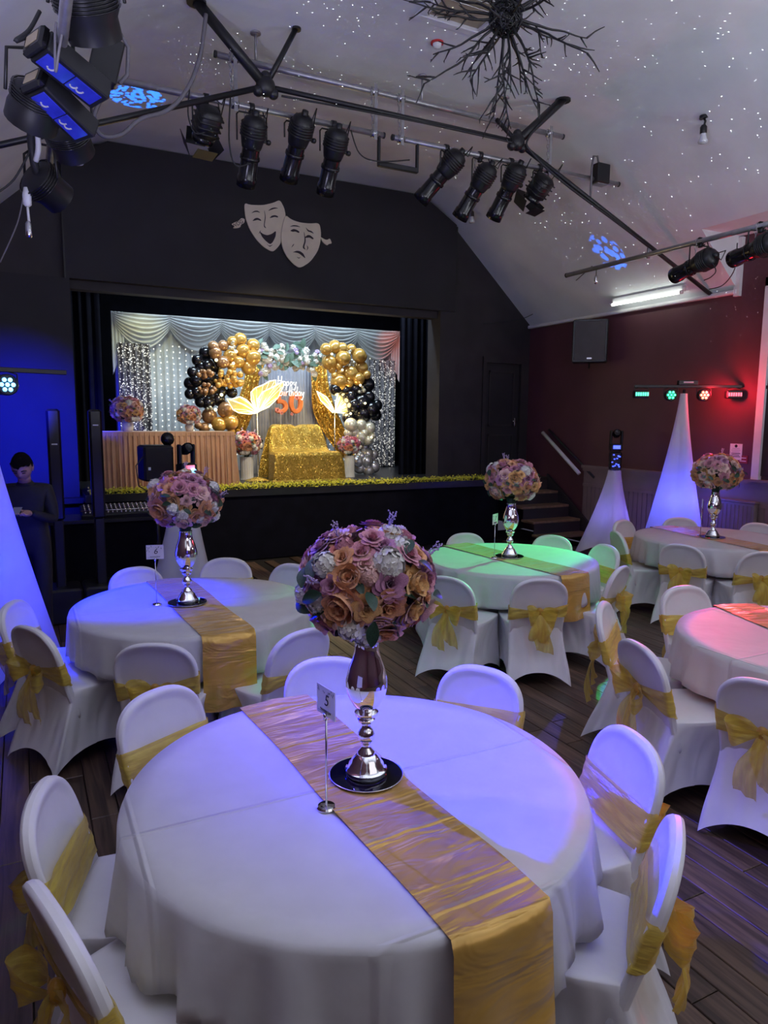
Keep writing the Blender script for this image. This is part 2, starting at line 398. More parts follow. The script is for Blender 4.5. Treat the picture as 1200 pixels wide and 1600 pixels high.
# stage: deck, front, wings and back
SX1 = 7.02
st = MB().bbox((OX0+.03, YF, .9), (SX1, 14.6, HS)); 
stage = struct(st.build('stage', mat('dark stage floor', (.02, .02, .026), .28, var=.2), smooth=False))
MB().bbox((OX0+.05, YF+.03, 0), (SX1-.02, YF+.1, .9)).build('stage_front', M['black_cloth'], stage, smooth=False)
MB().bbox((SX1-.06, YF+.05, 0), (SX1-.01, YG, .9)).build('stage_side', M['black_wall'], stage, smooth=False)
MB().bbox((SX1, YF+.02, HS-.06), (XR, YG, HS)).build('landing', mat('landing boards', (.03, .024, .022), .5), stage, smooth=False)
struct(MB().bbox((OX0-1.5, 14.4, 0), (8.4, 14.6, 5.6)).bbox((OX0-1.6, YG+.25, 0), (OX0-1.4, 14.6, 5.6)).bbox((8.3, YG+.25, 0), (8.5, 14.6, 5.6)).build('wall_stage', M['black_cloth'], smooth=False))
struct(MB().bbox((OX0-1.5, YG+.2, 5.5), (8.4, 14.6, 5.6)).build('ceiling_stage', M['black_cloth'], smooth=False))
struct(MB().bbox((OX0-1.5, YG+.3, .85), (OX0+.02, 14.5, HS-.002)).bbox((SX1, YG+.3, .85), (8.4, 14.5, HS-.002)).build('floor_stage', M['black'], smooth=False))
def drape(name, label, x0, x1, y, z0, z1, n, amp, matl, seed=1, top=True):
    rr = random.Random(seed); ph = [rr.uniform(-.6, .6) for _ in range(n+2)]
    def fn(u, v):
        k = u*n; a = amp*(.6+.4*v); o = math.sin(2*PI*k+ph[int(k)]*.7)+.3*math.sin(4.7*PI*k+1.3)
        return (x0+(x1-x0)*u+.2*amp*math.cos(2*PI*k), y+a*o, z1+(z0-z1)*v)
    return MB().grid(n*10+1, 8, fn).build(name, matl)
for nm, lb, a in (('stage_curtain', 'black pleated stage curtain hanging right of the white backdrop', (5.85, 6.95, 11.0, HS, 4.6, 9, .035)),
                  ('stage_curtain', 'black stage curtain hanging in shadow left of the white backdrop', (.1, 1.1, 11.6, HS, 4.6, 8, .04))):
    tag(drape(nm, lb, *a, M['black_cloth']), lb, 'curtain', 'black stage curtains')
o = drape('stage_border', '', .2, 7.6, 11.3, 3.95, 5.45, 16, .03, M['black_cloth']); tag(o, 'black border drape hanging across the top of the stage', 'curtain')

# stairs at the right of the stage
stair = thing('stage_stairs', 'dark wooden stairs climbing to the stage beside the maroon wall', 'stairs', (0, 0, 0))
M['tread'] = mat('worn tread edge', (.20, .12, .075), .5, var=.25, vscale=14)
n, rise, run = 5, HS/5, .28
for i in range(1, 5):
    z = HS-i*rise; y = YF+.02-(i)*run+.0
    tr_ = MB().cbox(((SX1+XR-.1)/2+.0, y+run/2-.01, z-.02), (XR-.1-SX1-.02, run+.03, .04), .006).build('tread', M['tread'], stair, smooth=False)
    MB().bbox((SX1+.03, y+run-.03, z), (XR-.12, y+run-.012, z+rise-.04)).build('riser', M['black_wall2'], stair, smooth=False)
MB().bbox((SX1+.03, YF+.0, HS-rise), (XR-.12, YF+.018, HS-.06)).build('riser', M['black_wall2'], stair, smooth=False)
yb = YF+.02-4*run
for xs in (XR-.095, SX1-.03):
    s_ = MB(); pts = [(xs, YF+.05, HS+.06), (xs, yb-.08, .2+.03), (xs, yb-.08, 0.0), (xs, yb+.2, 0.0), (xs, YF+.05, HS-.3)]
    if xs > 7.5: s_.plate(pts, (.045, 0, 0)).build('stringer', M['black_wall2'], stair, smooth=False)
# handrail
hr = thing('handrail', 'thick white handrail slanting up the wall above the stage stairs', 'handrail', (0, 0, 0))
p0, p1 = at_x(848, 676, 7.98), at_x(905, 740, 7.98)
MB().tube([p0, p1], .032, 12).build('rail', M['white_paint'], hr)
for t in (.12, .85):
    q = p0.lerp(p1, t); MB().tube([q, q+Vector((.02, 0, -.06)), q+Vector((.118, 0, -.06))], .012, 6).build('bracket', M['black'], hr)
MB().tube([p0+Vector((.09, -.05, .05)), p1+Vector((.09, -.25, -.05))], .022, 6).build('backing_rail', M['black_wall2'], hr)

# tall blacked-out window with a white frame on the right wall, standing in the dormer
wn = struct(MB().bbox((XR-.02, 3.6, 1.32), (XR-.004, 5.72, 3.62)).build('window_1', mat('dark blind', (.035, .016, .022), .6), smooth=False))
fr = MB().bbox((XR-.06, 5.68, 1.27), (XR-.001, 5.78, 3.70)).bbox((XR-.06, 3.5, 3.6), (XR-.001, 5.78, 3.70)).bbox((XR-.06, 3.5, 1.27), (XR-.001, 3.6, 3.7))
fr.build('window_frame', M['white_paint'], wn, smooth=False)
MB().bbox((XR-.045, 3.6, 2.38), (XR-.002, 5.68, 2.42)).build('window_bar', M['black_wall2'], wn, smooth=False)
MB().bbox((XR-.1, 3.45, 1.245), (XR-.001, 5.8, 1.275)).build('window_sill', M['wainscot'], wn, smooth=False)
# ------------------------------------------------------------------ round tables with cloth, runner, vase, flowers
TR, TZ = .765, .765
cloth_m = sheer('white polyester tablecloth', (.80, .79, .80), 1.0, .55, .35, bscale=5, var=.04, bump=.12)
# pressed fold lines and fine weave on the cloth
nt = cloth_m.node_tree; b = nt.nodes['Principled BSDF']; bp = [q for q in nt.nodes if q.type == 'BUMP'][0]
tc = [q for q in nt.nodes if q.type == 'TEX_COORD'][0]
sx = nt.nodes.new('ShaderNodeSeparateXYZ'); nt.links.new(tc.outputs['Object'], sx.inputs[0]); acc = None
for ax in (0, 1):
    p_ = nt.nodes.new('ShaderNodeMath'); p_.operation = 'PINGPONG'; p_.inputs[1].default_value = .36; nt.links.new(sx.outputs[ax], p_.inputs[0])
    mr = nt.nodes.new('ShaderNodeMapRange'); mr.interpolation_type = 'SMOOTHSTEP'; mr.inputs[1].default_value = 0; mr.inputs[2].default_value = .012; mr.inputs[3].default_value = .6; mr.inputs[4].default_value = 0
    nt.links.new(p_.outputs[0], mr.inputs[0])
    if acc is None: acc = mr.outputs[0]
    else:
        ad = nt.nodes.new('ShaderNodeMath'); nt.links.new(acc, ad.inputs[0]); nt.links.new(mr.outputs[0], ad.inputs[1]); acc = ad.outputs[0]
src = bp.inputs['Height'].links[0].from_socket
ad = nt.nodes.new('ShaderNodeMath'); nt.links.new(src, ad.inputs[0]); nt.links.new(acc, ad.inputs[1]); nt.links.new(ad.outputs[0], bp.inputs['Height'])
bp.inputs['Strength'].default_value = .5
M['cloth'] = cloth_m
satin = mat('gold satin', (.66, .38, .06), .27, metal=.35, spec=.8, var=.22, vscale=3, bump=.0, sheen=.4)
nt = satin.node_tree; b = nt.nodes['Principled BSDF']; tc = [q for q in nt.nodes if q.type == 'TEX_COORD'][0]
mp = nt.nodes.new('ShaderNodeMapping'); mp.inputs['Scale'].default_value = (2.2, 9, 6); nt.links.new(tc.outputs['Object'], mp.inputs[0])
n_ = nt.nodes.new('ShaderNodeTexNoise'); n_.inputs['Scale'].default_value = 1.3; n_.inputs['Detail'].default_value = 3; n_.inputs['Distortion'].default_value = .8; nt.links.new(mp.outputs[0], n_.inputs['Vector'])
sx = nt.nodes.new('ShaderNodeSeparateXYZ'); nt.links.new(tc.outputs['Object'], sx.inputs[0])
pp = nt.nodes.new('ShaderNodeMath'); pp.operation = 'PINGPONG'; pp.inputs[1].default_value = .17; nt.links.new(sx.outputs[1], pp.inputs[0])
mr = nt.nodes.new('ShaderNodeMapRange'); mr.interpolation_type = 'SMOOTHSTEP'; mr.inputs[2].default_value = .014; mr.inputs[3].default_value = .25; mr.inputs[4].default_value = 0; nt.links.new(pp.outputs[0], mr.inputs[0])
ad = nt.nodes.new('ShaderNodeMath'); nt.links.new(n_.outputs['Fac'], ad.inputs[0]); nt.links.new(mr.outputs[0], ad.inputs[1])
bp = nt.nodes.new('ShaderNodeBump'); bp.inputs['Strength'].default_value = .95; bp.inputs['Distance'].default_value = .035; nt.links.new(ad.outputs[0], bp.inputs['Height']); nt.links.new(bp.outputs[0], b.inputs['Normal'])
M['satin'] = satin
M['table_metal'] = M['black']
M['ply'] = mat('plywood table top', (.3, .2, .11), .5)

tb = thing('banquet_table', 'x', 'table')
MB().lathe([(0, .735), (TR-.012, .735), (TR-.004, .74), (TR-.004, .755), (TR-.012, .76), (0, .76)], 64).build('tabletop', M['ply'], tb, sharp=40)
for a in (45, 135, 225, 315):
    x, y = .5*math.cos(math.radians(a)), .5*math.sin(math.radians(a))
    MB().tube([(x*.8, y*.8, .735), (x, y, .35), (x*1.03, y*1.03, 0)], .014, 8).build('leg', M['table_metal'], tb)

def make_cloth(name, label, c, ang, side, seed, folds=5, maxdrop=.72):
    rr = random.Random(seed); N, K = 288, 16; ph = [rr.uniform(0, 6.28) for _ in range(6)]; vs = []; fs = []
    def drop(a):
        q = max(abs(math.cos(a-ang)), abs(math.sin(a-ang))); return min(side/2/q-TR, maxdrop+.02*math.sin(9*a+ph[2]))
    top = 10
    for i in range(N):
        a = 2*PI*i/N; ca, sa = math.cos(a), math.sin(a)
        for j in range(1, top+1):
            t = j/top; r = TR*t*.995; vs.append((r*ca, r*sa, TZ+.0015*math.sin(5*r*ca+seed)*math.sin(4*r*sa)))
        d = drop(a); dm = side/2-TR; corner = max(0, min(1, (d-dm)/.35))
        fold = (math.sin(folds*4*a+ph[0])+.5*math.sin(folds*7*a+ph[1]))*(.017+.036*corner)+.02*math.sin(3*a+ph[3])
        sw = math.sin(2*(a-ang)*2)
        for j in range(1, K+1):
            v = j/K
            if v < .06: r = TR*.995+.006*v/.06; z = TZ-.02*(v/.06)**2
            else:
                w_ = (v-.06)/.94; r = TR+.004+.02*w_+fold*(w_**.8)+.05*corner*w_; z = TZ-.02-(d-.02)*w_
            aa = a+.05*corner*w_*sw if v >= .06 else a
            vs.append((r*math.cos(aa), r*math.sin(aa), z))
    L = top+K
    cen = len(vs); vs.append((0, 0, TZ))
    for i in range(N):
        n2 = (i+1) % N
        fs.append((cen, i*L, n2*L))
        for j in range(L-1): fs.append((i*L+j, i*L+j+1, n2*L+j+1, n2*L+j))
    m_ = MB(); m_._add(vs, fs); o = m_.build(name, M['cloth']); o.location = (c[0], c[1], 0)
    so = o.modifiers.new('thick', 'SOLIDIFY'); so.thickness = .0015; so.offset = 1
    return tag(o, label, 'tablecloth', 'white round-table cloths')
def make_runner(label, c, ang, width, d0, d1, seed):
    """satin strip across the table along local y, hanging over both ends"""
    rr = random.Random(seed); R = TR+.022; p1_, p2_ = rr.uniform(0, 6), rr.uniform(0, 6)
    L = 2*R; tot = d0+L+d1
    def fn(u, v):
        x = (u-.5)*width; s = v*tot; yl = math.sqrt(max(R*R-x*x, 0)); off = R-yl
        wob = .003*math.sin(11*s+p1_+5*u)+.003*math.sin(5*s+14*u+p2_)
        if s < d0: y = -yl-.012-.03*(d0-s)/max(d0, .01)+.012*math.sin(9*u+p1_)*(d0-s)/max(d0, .01); z = TZ+.0-(d0-s)
        elif s > d0+L: q = (s-d0-L); y = yl+.012+.03*q/max(d1, .01)+.012*math.sin(9*u+p2_)*q/max(d1, .01); z = TZ-q
        else: y = (s-d0)/L*2*yl-yl; z = TZ+.0065+max(0, wob)*.7
        if z > TZ-.02 and not (d0 <= s <= d0+L): y = math.copysign(abs(y)-.006, y)
        return (x+.004*math.sin(7*s+p2_), y, z)
    o = MB().grid(15, 90, fn).build('table_runner', M['satin']); o.location = (c[0], c[1], 0); o.rotation_euler = (0, 0, ang)
    return tag(o, label, 'table runner', 'gold satin runners')

TABLES = [  # centre, cloth angle, cloth side, runner far/near pixel, name, runner drops
    ((.955, 2.064), 1.22, 2.2, (457, 1103), (800, 1418), 'the nearest round table', .40),
    ((.950, 4.645), .35, 2.40, (252, 910), (336, 990), 'the round table at left', .42),
    ((3.795, 5.015), .785, 2.14, (715, 852), (893, 897), 'the green-lit round table', .36),
    ((6.450, 5.038), .03, 2.40, (1045, 825), (1190, 856), 'the far right round table', .36),
    ((3.968, 2.329), .15, 2.75, (1105, 951), (1200, 992), 'the pink-lit round table at the right edge', .36)]
CLOTHS = []
for i, (c, ca, side, pf, pn_, nm, dr) in enumerate(TABLES):
    t = tb if i == 0 else copy_tree(tb)
    put(t, (c[0], c[1], 0), label='round banquet table under the white cloth of '+nm, group='round banquet tables')
    ck = make_cloth('tablecloth', 'white cloth covering '+nm, c, ca, side, i+3); CLOTHS.append(ck)
    A = at_z(*pf, TZ); B = at_z(*pn_, TZ); dvec = A-B; ang = math.atan2(dvec.y, dvec.x)-PI/2
    mid = Vector((c[0], c[1], 0)); off = (A-mid); dn = dvec.normalized(); off = off-dn*off.dot(dn)
    k = max(-1, min(1, 1)); cc = (c[0]+off.x*.5, c[1]+off.y*.5) if False else c
    make_runner('gold satin runner lying across '+nm, cc, ang, .31, dr, dr, i+11)
# ------------------------------------------------------------------ chairs in stretch covers with organza sashes
M['spandex'] = mat('white stretch chair cover', (.78, .77, .79), .48, spec=.4, var=.04, bump=.06, bscale=12, sheen=.25)
M['organza'] = sheer('gold organza', (.95, .67, .10), .68, .28, .7, bscale=7, var=.3, bump=.7, stretch=(1, 1, 6))
M['organza2'] = sheer('gold organza tails', (.95, .68, .11), .5, .28, .7, bscale=9, var=.3, bump=.7, stretch=(6, 1, 1))
M['organza_knot'] = sheer('gathered gold organza', (.86, .50, .06), .9, .3, .6, bscale=26, var=.35, bump=.8)
REC, S_TOP = .27, .405
def back_pt(x, s, off): return (x, -.195-s*REC+off, .44+s*.96)
def half_w(s):
    w0 = .207+.010*min(1, max(0, s/.2))
    if s > S_TOP-.19: t = (s-(S_TOP-.19))/.19; w0 *= max(0, 1-min(1, t)**2.5)**(1/2.5)
    return w0
def sq(a):
    c, s_ = math.cos(a), math.sin(a); q = max(abs(c), abs(s_)); return c/q, s_/q
def chair_cover():
    N = 144; mb = MB(); LV = 15; rings = []
    for j in range(LV+1):
        v = j/LV; ring = []
        for i in range(N):
            a = 2*PI*i/N; c, s_ = math.cos(a), math.sin(a); qx, qy = sq(a); k = min(abs(qx), abs(qy))
            sxx, syy = qx*.62+c*.38, qy*.62+s_*.38
            P0 = Vector((.225*sxx, .02+.225*syy, .452))
            yb_ = .5+.5*qy
            hx = (.235 if qy > 0 else .24)*qx; hy = -.345+(.225+.345)*yb_
            pull = 1-.13*(1-k*k)
            P1 = Vector((hx*(pull if abs(qx) > abs(qy) else 1), (hy+.06)*(pull if abs(qy) > abs(qx) else 1)-.06, .012+.095*(1-k**2.2)))
            t = v
            P = P0.lerp(P1, t)
            inn = .045*math.sin(PI*v)*(1-k**1.5)
            P.x -= inn*c*.8; P.y -= inn*s_*.8
            e_ = abs(abs(qx)-abs(qy)); # stretch folds fanning from the feet to the seat corners
            f = .0075*math.sin(PI*v)**.7*math.sin(16*k+5*v)*(.35+.65*k)+.006*v*math.sin(30*a)*k*k
            P.x += f*c; P.y += f*s_
            ring.append(P)
        rings.append(ring)
    # rounded shoulder + seat top
    topr = []
    for sc, z in ((0.0, .462), (.4, .462), (.8, .461), (.93, .459), (.985, .456)):
        topr.append([Vector((rings[0][i].x*sc, .02+(rings[0][i].y-.02)*sc, z)) for i in range(N)])
    allr = topr+rings
    vs = [p for r in allr for p in r]; fs = []
    for r in range(len(allr)-1):
        for i in range(N): a, b2 = r*N+i, r*N+(i+1) % N; fs.append((a, a+N, b2+N, b2))
    mb._add(vs, fs)
    # backrest: padded arch with a raised rim under the cloth
    B = 72; out = []
    for i in range(B):
        a = 2*PI*i/B; out.append(a)
    cs = .12
    def edge(a):
        # march along the ray from the centre to the outline
        lo, hi = 0, .6
        for _ in range(26):
            m_ = (lo+hi)/2; x, s_ = m_*math.cos(a), cs+m_*math.sin(a)
            ok = s_ > -.16 and s_ < S_TOP and abs(x) < half_w(max(s_, 0))
            if ok: lo = m_
            else: hi = m_
        return lo
    E_ = [edge(a) for a in out]
    prof = [(0, .007), (.5, .007), (.80, .008), (.86, .012), (.905, .019), (.95, .0225), (.98, .019), (1.0, .008)]
    for sgn in (1, -1):
        vs = []; fs = []
        for rho, th in prof:
            for i in range(B):
                r = E_[i]*rho; vs.append(back_pt(r*math.cos(out[i]), cs+r*math.sin(out[i]), sgn*th))
        for q in range(len(prof)-1):
            for i in range(B):
                a, b2 = q*B+i, q*B+(i+1) % B
                fs.append((a, b2, b2+B, a+B) if sgn < 0 else (a, a+B, b2+B, b2))
        mb._add(vs, fs)
    vs = []; 
    for sgn in (1, -1):
        for i in range(B): r = E_[i]; vs.append(back_pt(r*math.cos(out[i]), cs+r*math.sin(out[i]), sgn*.008))
    mb._add(vs, [(i, i+B, (i+1) % B+B, (i+1) % B) for i in range(B)])
    return mb
cover_me = chair_cover().mesh('stretch_cover', M['spandex'])
def sash_band(seed, sc, hf, tilt=0.):
    rr = random.Random(seed); p0_, p1_ = rr.uniform(0, 6), rr.uniform(0, 6); N = 88; U = 9
    def fn(t, u):
        a = 2*PI*t; c, s_ = math.cos(a), math.sin(a)
        rear = max(0, -s_)                       # 1 at rear centre
        x_ = (abs(c)**.35)*math.copysign(1, c)
        pinch = max(0, 1-abs(x_)*1.0) if s_ < 0 else 0
        h = hf*(1-.62*pinch)*(1 if s_ > 0 else .86)
        s0 = sc+(u-.5)*2*h+tilt*x_+(-.012*pinch)
        w_ = half_w(max(0, s0))+.007
        th = .026+.007*(1 if s_ < 0 else .4)+.004*math.sin(17*u*2+5*a+p0_)+.003*math.sin(40*u+3*a+p1_)
        th *= (abs(s_)**.3 if abs(s_) > .001 else 0)
        return back_pt(x_*w_, s0, math.copysign(th, s_) if abs(s_) > .001 else 0)
    return MB().grid(N, U, fn, cu=True)
def sash_bow(style, seed):
    rr = random.Random(seed); s0 = .135; kx, ky, kz = back_pt(0, s0, -.045)
    knot = MB().sphere((kx, ky-.012, kz), .03, 12, 9, (1.0, .75, 1.15))
    loops = MB(); tails = MB()
    rx, rz = rr.uniform(.85, 1.15), rr.uniform(.8, 1.2)
    def loop(sx_, lenx, up, wid):
        path = []; side = []
        for i in range(17):
            t = i/16; a = 2*PI*t
            rad = math.sin(PI*t)
            x = sx_*lenx*rad; zz = up*rad-.015*math.sin(a)*1.0+(-.045*rad*rad)
            y = -.012-.055*math.sin(a)*.6-.03*rad
            path.append((kx+x, ky-.015+y, kz+zz)); w_ = .022+wid*rad
            side.append(Vector((.25*sx_*rad, -.15, 1)).normalized()*w_/wid)
        loops.grid(17, 5, lambda u, v: Vector(path[int(round(u*16))])+side[int(round(u*16))]*wid*(v-.5)+Vector((0, .006*math.sin(9*v+20*u), 0)))
    def tail(dx, length, wid, ph, out_):
        def fn(u, v):
            q = u; w_ = .03+(wid-.03)*min(1, q*2.2)
            x = kx+dx*q+(v-.5)*w_+.012*math.sin(6*q+ph); zz = kz-length*q-(.035*(v-.5) if q > .9 else 0)
            y = ky-.02-out_*math.sin(PI*min(1, q*.8))-.012*math.sin(11*v+7*q+ph)*q
            return (x, y, zz)
        tails.grid(18, 8, fn)
    if style == 0: loop(-1, .13*rx, .03*rz, .11); loop(1, .12*rx, .01, .10); tail(-.05, .30, .10, 1, .05); tail(.06, .26, .11, 3, .04)
    elif style == 1: loop(-1, .09, .02, .12); loop(1, .10*rx, -.01, .13); tail(.0, .22, .16, 0, .06); tail(.03, .30, .13, 2, .04)
    else: loop(-1, .15*rx, .05, .13); loop(1, .08, -.02, .08); tail(-.03, .27, .12, 2, .05); tail(.10, .36, .12, 4, .06)
    return knot, loops, tails
SASH = []
for k in range(4):
    band = sash_band(k, (.135, .125, .145, .13)[k], (.075, .065, .085, .07)[k], (.0, .012, -.015, .02)[k]).mesh('sash', M['organza'])
    kn, lo, ta = sash_bow(k % 3, k+5)
    SASH.append((band, kn.mesh('knot', M['organza_knot']), lo.mesh('bow_loops', M['organza']), ta.mesh('sash_tails', M['organza2'])))
# top of the backrest in the photo (pixel), table index, yaw tweak in degrees, sash variant, label
CH = [
 ((240, 1076), 0, 0, 0, 'white-covered chair with plain broad gold sash, front left beyond the nearest table'),
 ((512, 1026), 0, 0, 1, 'white-covered chair directly behind the tall near bouquet at the nearest table'),
 ((757, 1040), 0, 0, 2, 'white-covered chair across the nearest table, just right of the near vase'),
 ((992, 1146), 0, 0, 0, 'blue-lit chair with sheer gold sash right of the nearest table'),
 ((1012, 1288), 0, 0, 2, 'blue-lit chair with hanging gold bow at the lower right of the picture'),
 ((72, 1232), 0, 0, 3, 'white chair with gauzy sash left of the nearest table, upper of the two'),
 ((98, 1392), 0, 0, 0, 'white chair in the bottom left corner with a bright gold sash'),
 ((12, 940), 1, -8, 1, 'blue-lit chair cut by the left edge of the picture beside the left table'),
 ((48, 978), 1, 10, 0, 'chair with gold bow seen from its side, left of the left table'),
 ((240, 1003), 1, 0, 3, 'shadowed chair back in front of the left table beside its hanging runner'),
 ((210, 886), 1, 0, 1, 'deep-blue-lit chair behind the left table near the number card'),
 ((357, 868), 1, 0, 2, 'lilac-lit chair behind the left table right of its vase'),
 ((462, 880), 1, 0, 3, 'white chair behind the right edge of the left table'),
 ((478, 985), 1, 0, 1, 'chair turned sideways between the left table and the near bouquet'),
 ((633, 843), 2, 0, 2, 'chair at the far left of the green-lit table, partly behind the near bouquet'),
 ((727, 833), 2, 0, 1, 'chair behind the green-lit table left of its vase'),
 ((865, 836), 2, 0, 3, 'chair behind the green-lit table near the stage stairs'),
 ((948, 851), 2, 0, 0, 'chair at the right end of the green-lit table facing the camera'),
 ((966, 884), 2, 0, 1, 'chair with orange bow at the right of the green-lit table, seen edge-on'),
 ((846, 904), 2, 0, 1, 'chair with tied gold bow seen from behind in front of the green-lit table'),
 ((662, 915), 2, 0, 0, 'chair in front of the green-lit table mostly hidden by the near bouquet'),
 ((972, 812), 3, 0, 3, 'green-tinted chair farthest left at the far right table'),
 ((966, 830), 3, 0, 1, 'chair with long gold sash tails left of the far right table'),
 ((1062, 808), 3, 0, 2, 'grey-shaded chair behind the far right table before the blue cone'),
 ((1187, 817), 3, 0, 0, 'chair behind the far right table at the right edge of the picture'),
 ((1066, 850), 3, 0, 1, 'chair with spread gold bow in front of the far right table'),
 ((1196, 862), 3, 0, 1, 'chair with gold bow cut by the right edge before the far right table'),
 ((912, 938), 4, 0, 2, 'chair with orange-lit sash standing between the green-lit and pink-lit tables'),
 ((1065, 914), 4, 0, 3, 'chair with olive-gold sash at the far side of the pink-lit table'),
 ((985, 1004), 4, 0, 2, 'violet-lit chair with large gold bow left of the pink-lit table'),
 ((1196, 1064), 4, 0, 0, 'chair with gold sash at the right edge before the pink-lit table'),
]
def make_chair(sv):
    t = thing('banquet_chair', 'x', 'chair', group='white-covered banquet chairs')
    link('stretch_cover', cover_me, t)
    b_, kn, lo, ta = SASH[sv]
    s_ = link('sash', b_, t); link('knot', kn, s_); link('bow_loops', lo, s_); link('sash_tails', ta, s_)
    return t
SEATS = [[] for _ in TABLES]
ZB = .44+S_TOP*.96; YBK = .195+S_TOP*REC
for px, ti, tw, sv, lb in CH:
    P = at_z(*px, ZB); c = Vector((*TABLES[ti][0], 0)); d = P-c; d.z = 0; r = d.length; dn = d.normalized()
    r = min(max(r, .98), 1.28)
    r = r*.7+1.08*.3
    rz = math.atan2(dn.y, dn.x)+PI/2+math.radians(tw)      # local +y faces the table
    o = make_chair(sv); fw = Vector((math.cos(rz+PI/2), math.sin(rz+PI/2), 0))
    loc = c+dn*r+fw*YBK; put(o, (loc.x, loc.y, 0), rz, lb)
    SEATS[ti].append((loc-c, rz))
# the hanging cloth is held back by the seats pushed under it
for ti, ck in enumerate(CLOTHS):
    inv = [Matrix.Rotation(-rz, 4, 'Z') @ Matrix.Translation(-p) for p, rz in SEATS[ti]]; fwd_ = [q.inverted() for q in inv]
    for v in ck.data.vertices:
        if v.co.z > .50: continue
        for A, B2 in zip(inv, fwd_):
            q = A @ v.co
            if abs(q.x) < .36 and q.y < .275 and q.y > -.5:
                k = min(1, (.50-v.co.z)/.05)*min(1, (.36-abs(q.x))/.10); q.y += (.275-q.y)*k; v.co = B2 @ q
# ------------------------------------------------------------------ vases, mirror plates, number cards, bouquets
def fmat(name, col, var=.22): return mat(name, col, .6, spec=.25, var=var, vscale=14, sheen=.35)
FC = dict(peach=fmat('peach petals', (.80, .40, .20)), dusty=fmat('dusty pink petals', (.62, .26, .33)), mauve=fmat('mauve petals', (.48, .22, .36)),
          white=fmat('ivory petals', (.80, .78, .72), .06), apricot=fmat('apricot petals', (.78, .46, .18)), blush=fmat('blush petals', (.82, .52, .46)),
          coral=fmat('coral petals', (.78, .27, .20)), lilac=fmat('lilac petals', (.55, .42, .68)), red=fmat('rose red petals', (.66, .12, .18)))
M['leaf'] = mat('dark green leaf', (.018, .055, .032), .45, var=.35, vscale=10)
M['leaf2'] = mat('eucalyptus leaf', (.10, .17, .13), .5, var=.3, vscale=10)
M['foam'] = mat('dark moss filler', (.012, .02, .014), .9)
def petal(mb, a, tilt, length, width, r0, z0, curl=.25, cup=.35, nu=5, nv=5):
    ca, sa = math.cos(a), math.sin(a); ct, st_ = math.cos(tilt), math.sin(tilt)
    def fn(u, v):
        u2 = u*2-1; w_ = width*(math.sin(PI*min(1, .12+.66*v))**.8)
        x = u2*w_; h = length*v*(1-.12*u2*u2)
        rad = r0+h*st_+curl*length*v*v*v-cup*abs(u2)**2*w_; z = z0+h*ct-curl*.6*length*v**4*1.1
        return (rad*ca-x*sa, rad*sa+x*ca, z)
    mb.grid(nu, nv, fn)
def rose_mesh():
    mb = MB(); rr = random.Random(2)
    for n, tilt, l, w_, r0, curl in ((3, .02, .62, .22, .05, .0), (4, .16, .68, .34, .12, .06), (5, .42, .72, .44, .20, .16), (6, .80, .80, .50, .26, .22), (6, 1.15, .86, .54, .28, .2)):
        off = rr.uniform(0, 6)
        for k in range(n): petal(mb, off+2*PI*k/n+rr.uniform(-.1, .1), tilt+rr.uniform(-.05, .05), l, w_, r0, -.25, curl)
    return mb
def peony_mesh():
    mb = MB(); rr = random.Random(5)
    for k in range(16): a = rr.uniform(0, 2*PI); petal(mb, a, rr.uniform(.0, .55), rr.uniform(.35, .55), .2, rr.uniform(.02, .3), -.1, .12, .2, 4, 4)
    for n, tilt, l, w_, r0, curl in ((5, .35, .80, .50, .30, -.12), (6, .62, .92, .55, .34, -.05), (6, 1.1, .95, .60, .34, .12)):
        off = rr.uniform(0, 6)
        for k in range(n): petal(mb, off+2*PI*k/n, tilt, l, w_, r0, -.35, curl, .3)
    return mb
def blossom_mesh():
    """loose head of broad ruffled florets, flatter than a ball"""
    mb = MB(); rr = random.Random(8); n = 15
    mb.sphere((0, 0, -.14), .62, 10, 7, (1, 1, .8))
    for i in range(n):
        z = 1-(i+.4)/n*1.05; a = i*2.39996; r = math.sqrt(max(0, 1-z*z)); nrm = Vector((r*math.cos(a), r*math.sin(a), z*.8)).normalized()
        c = Vector((r*math.cos(a)*.74, r*math.sin(a)*.74, z*.46-.02+rr.uniform(-.05, .08))); q = (nrm+Vector((rr.uniform(-.25, .25), rr.uniform(-.25, .25), rr.uniform(-.1, .2)))).to_track_quat('Z', 'Y'); sp = rr.uniform(0, 6); L = rr.uniform(.40, .52)
        for k in range(5):
            b_ = sp+2*PI*k/5; pts = [Vector((0, 0, 0))]
            for t, l, h in ((-.62, .55, .16), (-.42, .92, .10), (0, 1.0, .02), (.42, .92, .12), (.62, .55, .16)): pts.append(Vector((math.cos(b_+t)*l*L, math.sin(b_+t)*l*L, h*L+rr.uniform(-.02, .03))))
            mid = Vector((math.cos(b_)*.55*L, math.sin(b_)*.55*L, .05*L))
            mb._add([c+q @ p for p in pts+[mid]], [(0, 1, 6), (1, 2, 6), (2, 3, 6), (3, 4, 6), (4, 5, 6), (5, 0, 6)])
    return mb
def leaf_mesh():
    def fn(u, v):
        w_ = .42*math.sin(PI*(v*.94+.03))**.8; x = (u*2-1)*w_; return (x, v*1.6-.2, .22*abs(x)+.25*v-.4*v*v)
    return MB().grid(5, 7, fn)
def sprig_mesh():
    mb = MB(); rr = random.Random(4)
    for s_ in range(3):
        a = s_*2.1; pts = [Vector((.25*t*math.cos(a), .25*t*math.sin(a), t*1.6)) for t in (0, .35, .7, 1)]
        mb.tube(pts, .02, 4)
        for k in range(9):
            t = .35+.65*k/8; p = Vector((.25*t*math.cos(a), .25*t*math.sin(a), t*1.6))+Vector((rr.uniform(-.12, .12), rr.uniform(-.12, .12), 0)); mb.sphere(p, .07, 5, 4)
    return mb
FM = {}
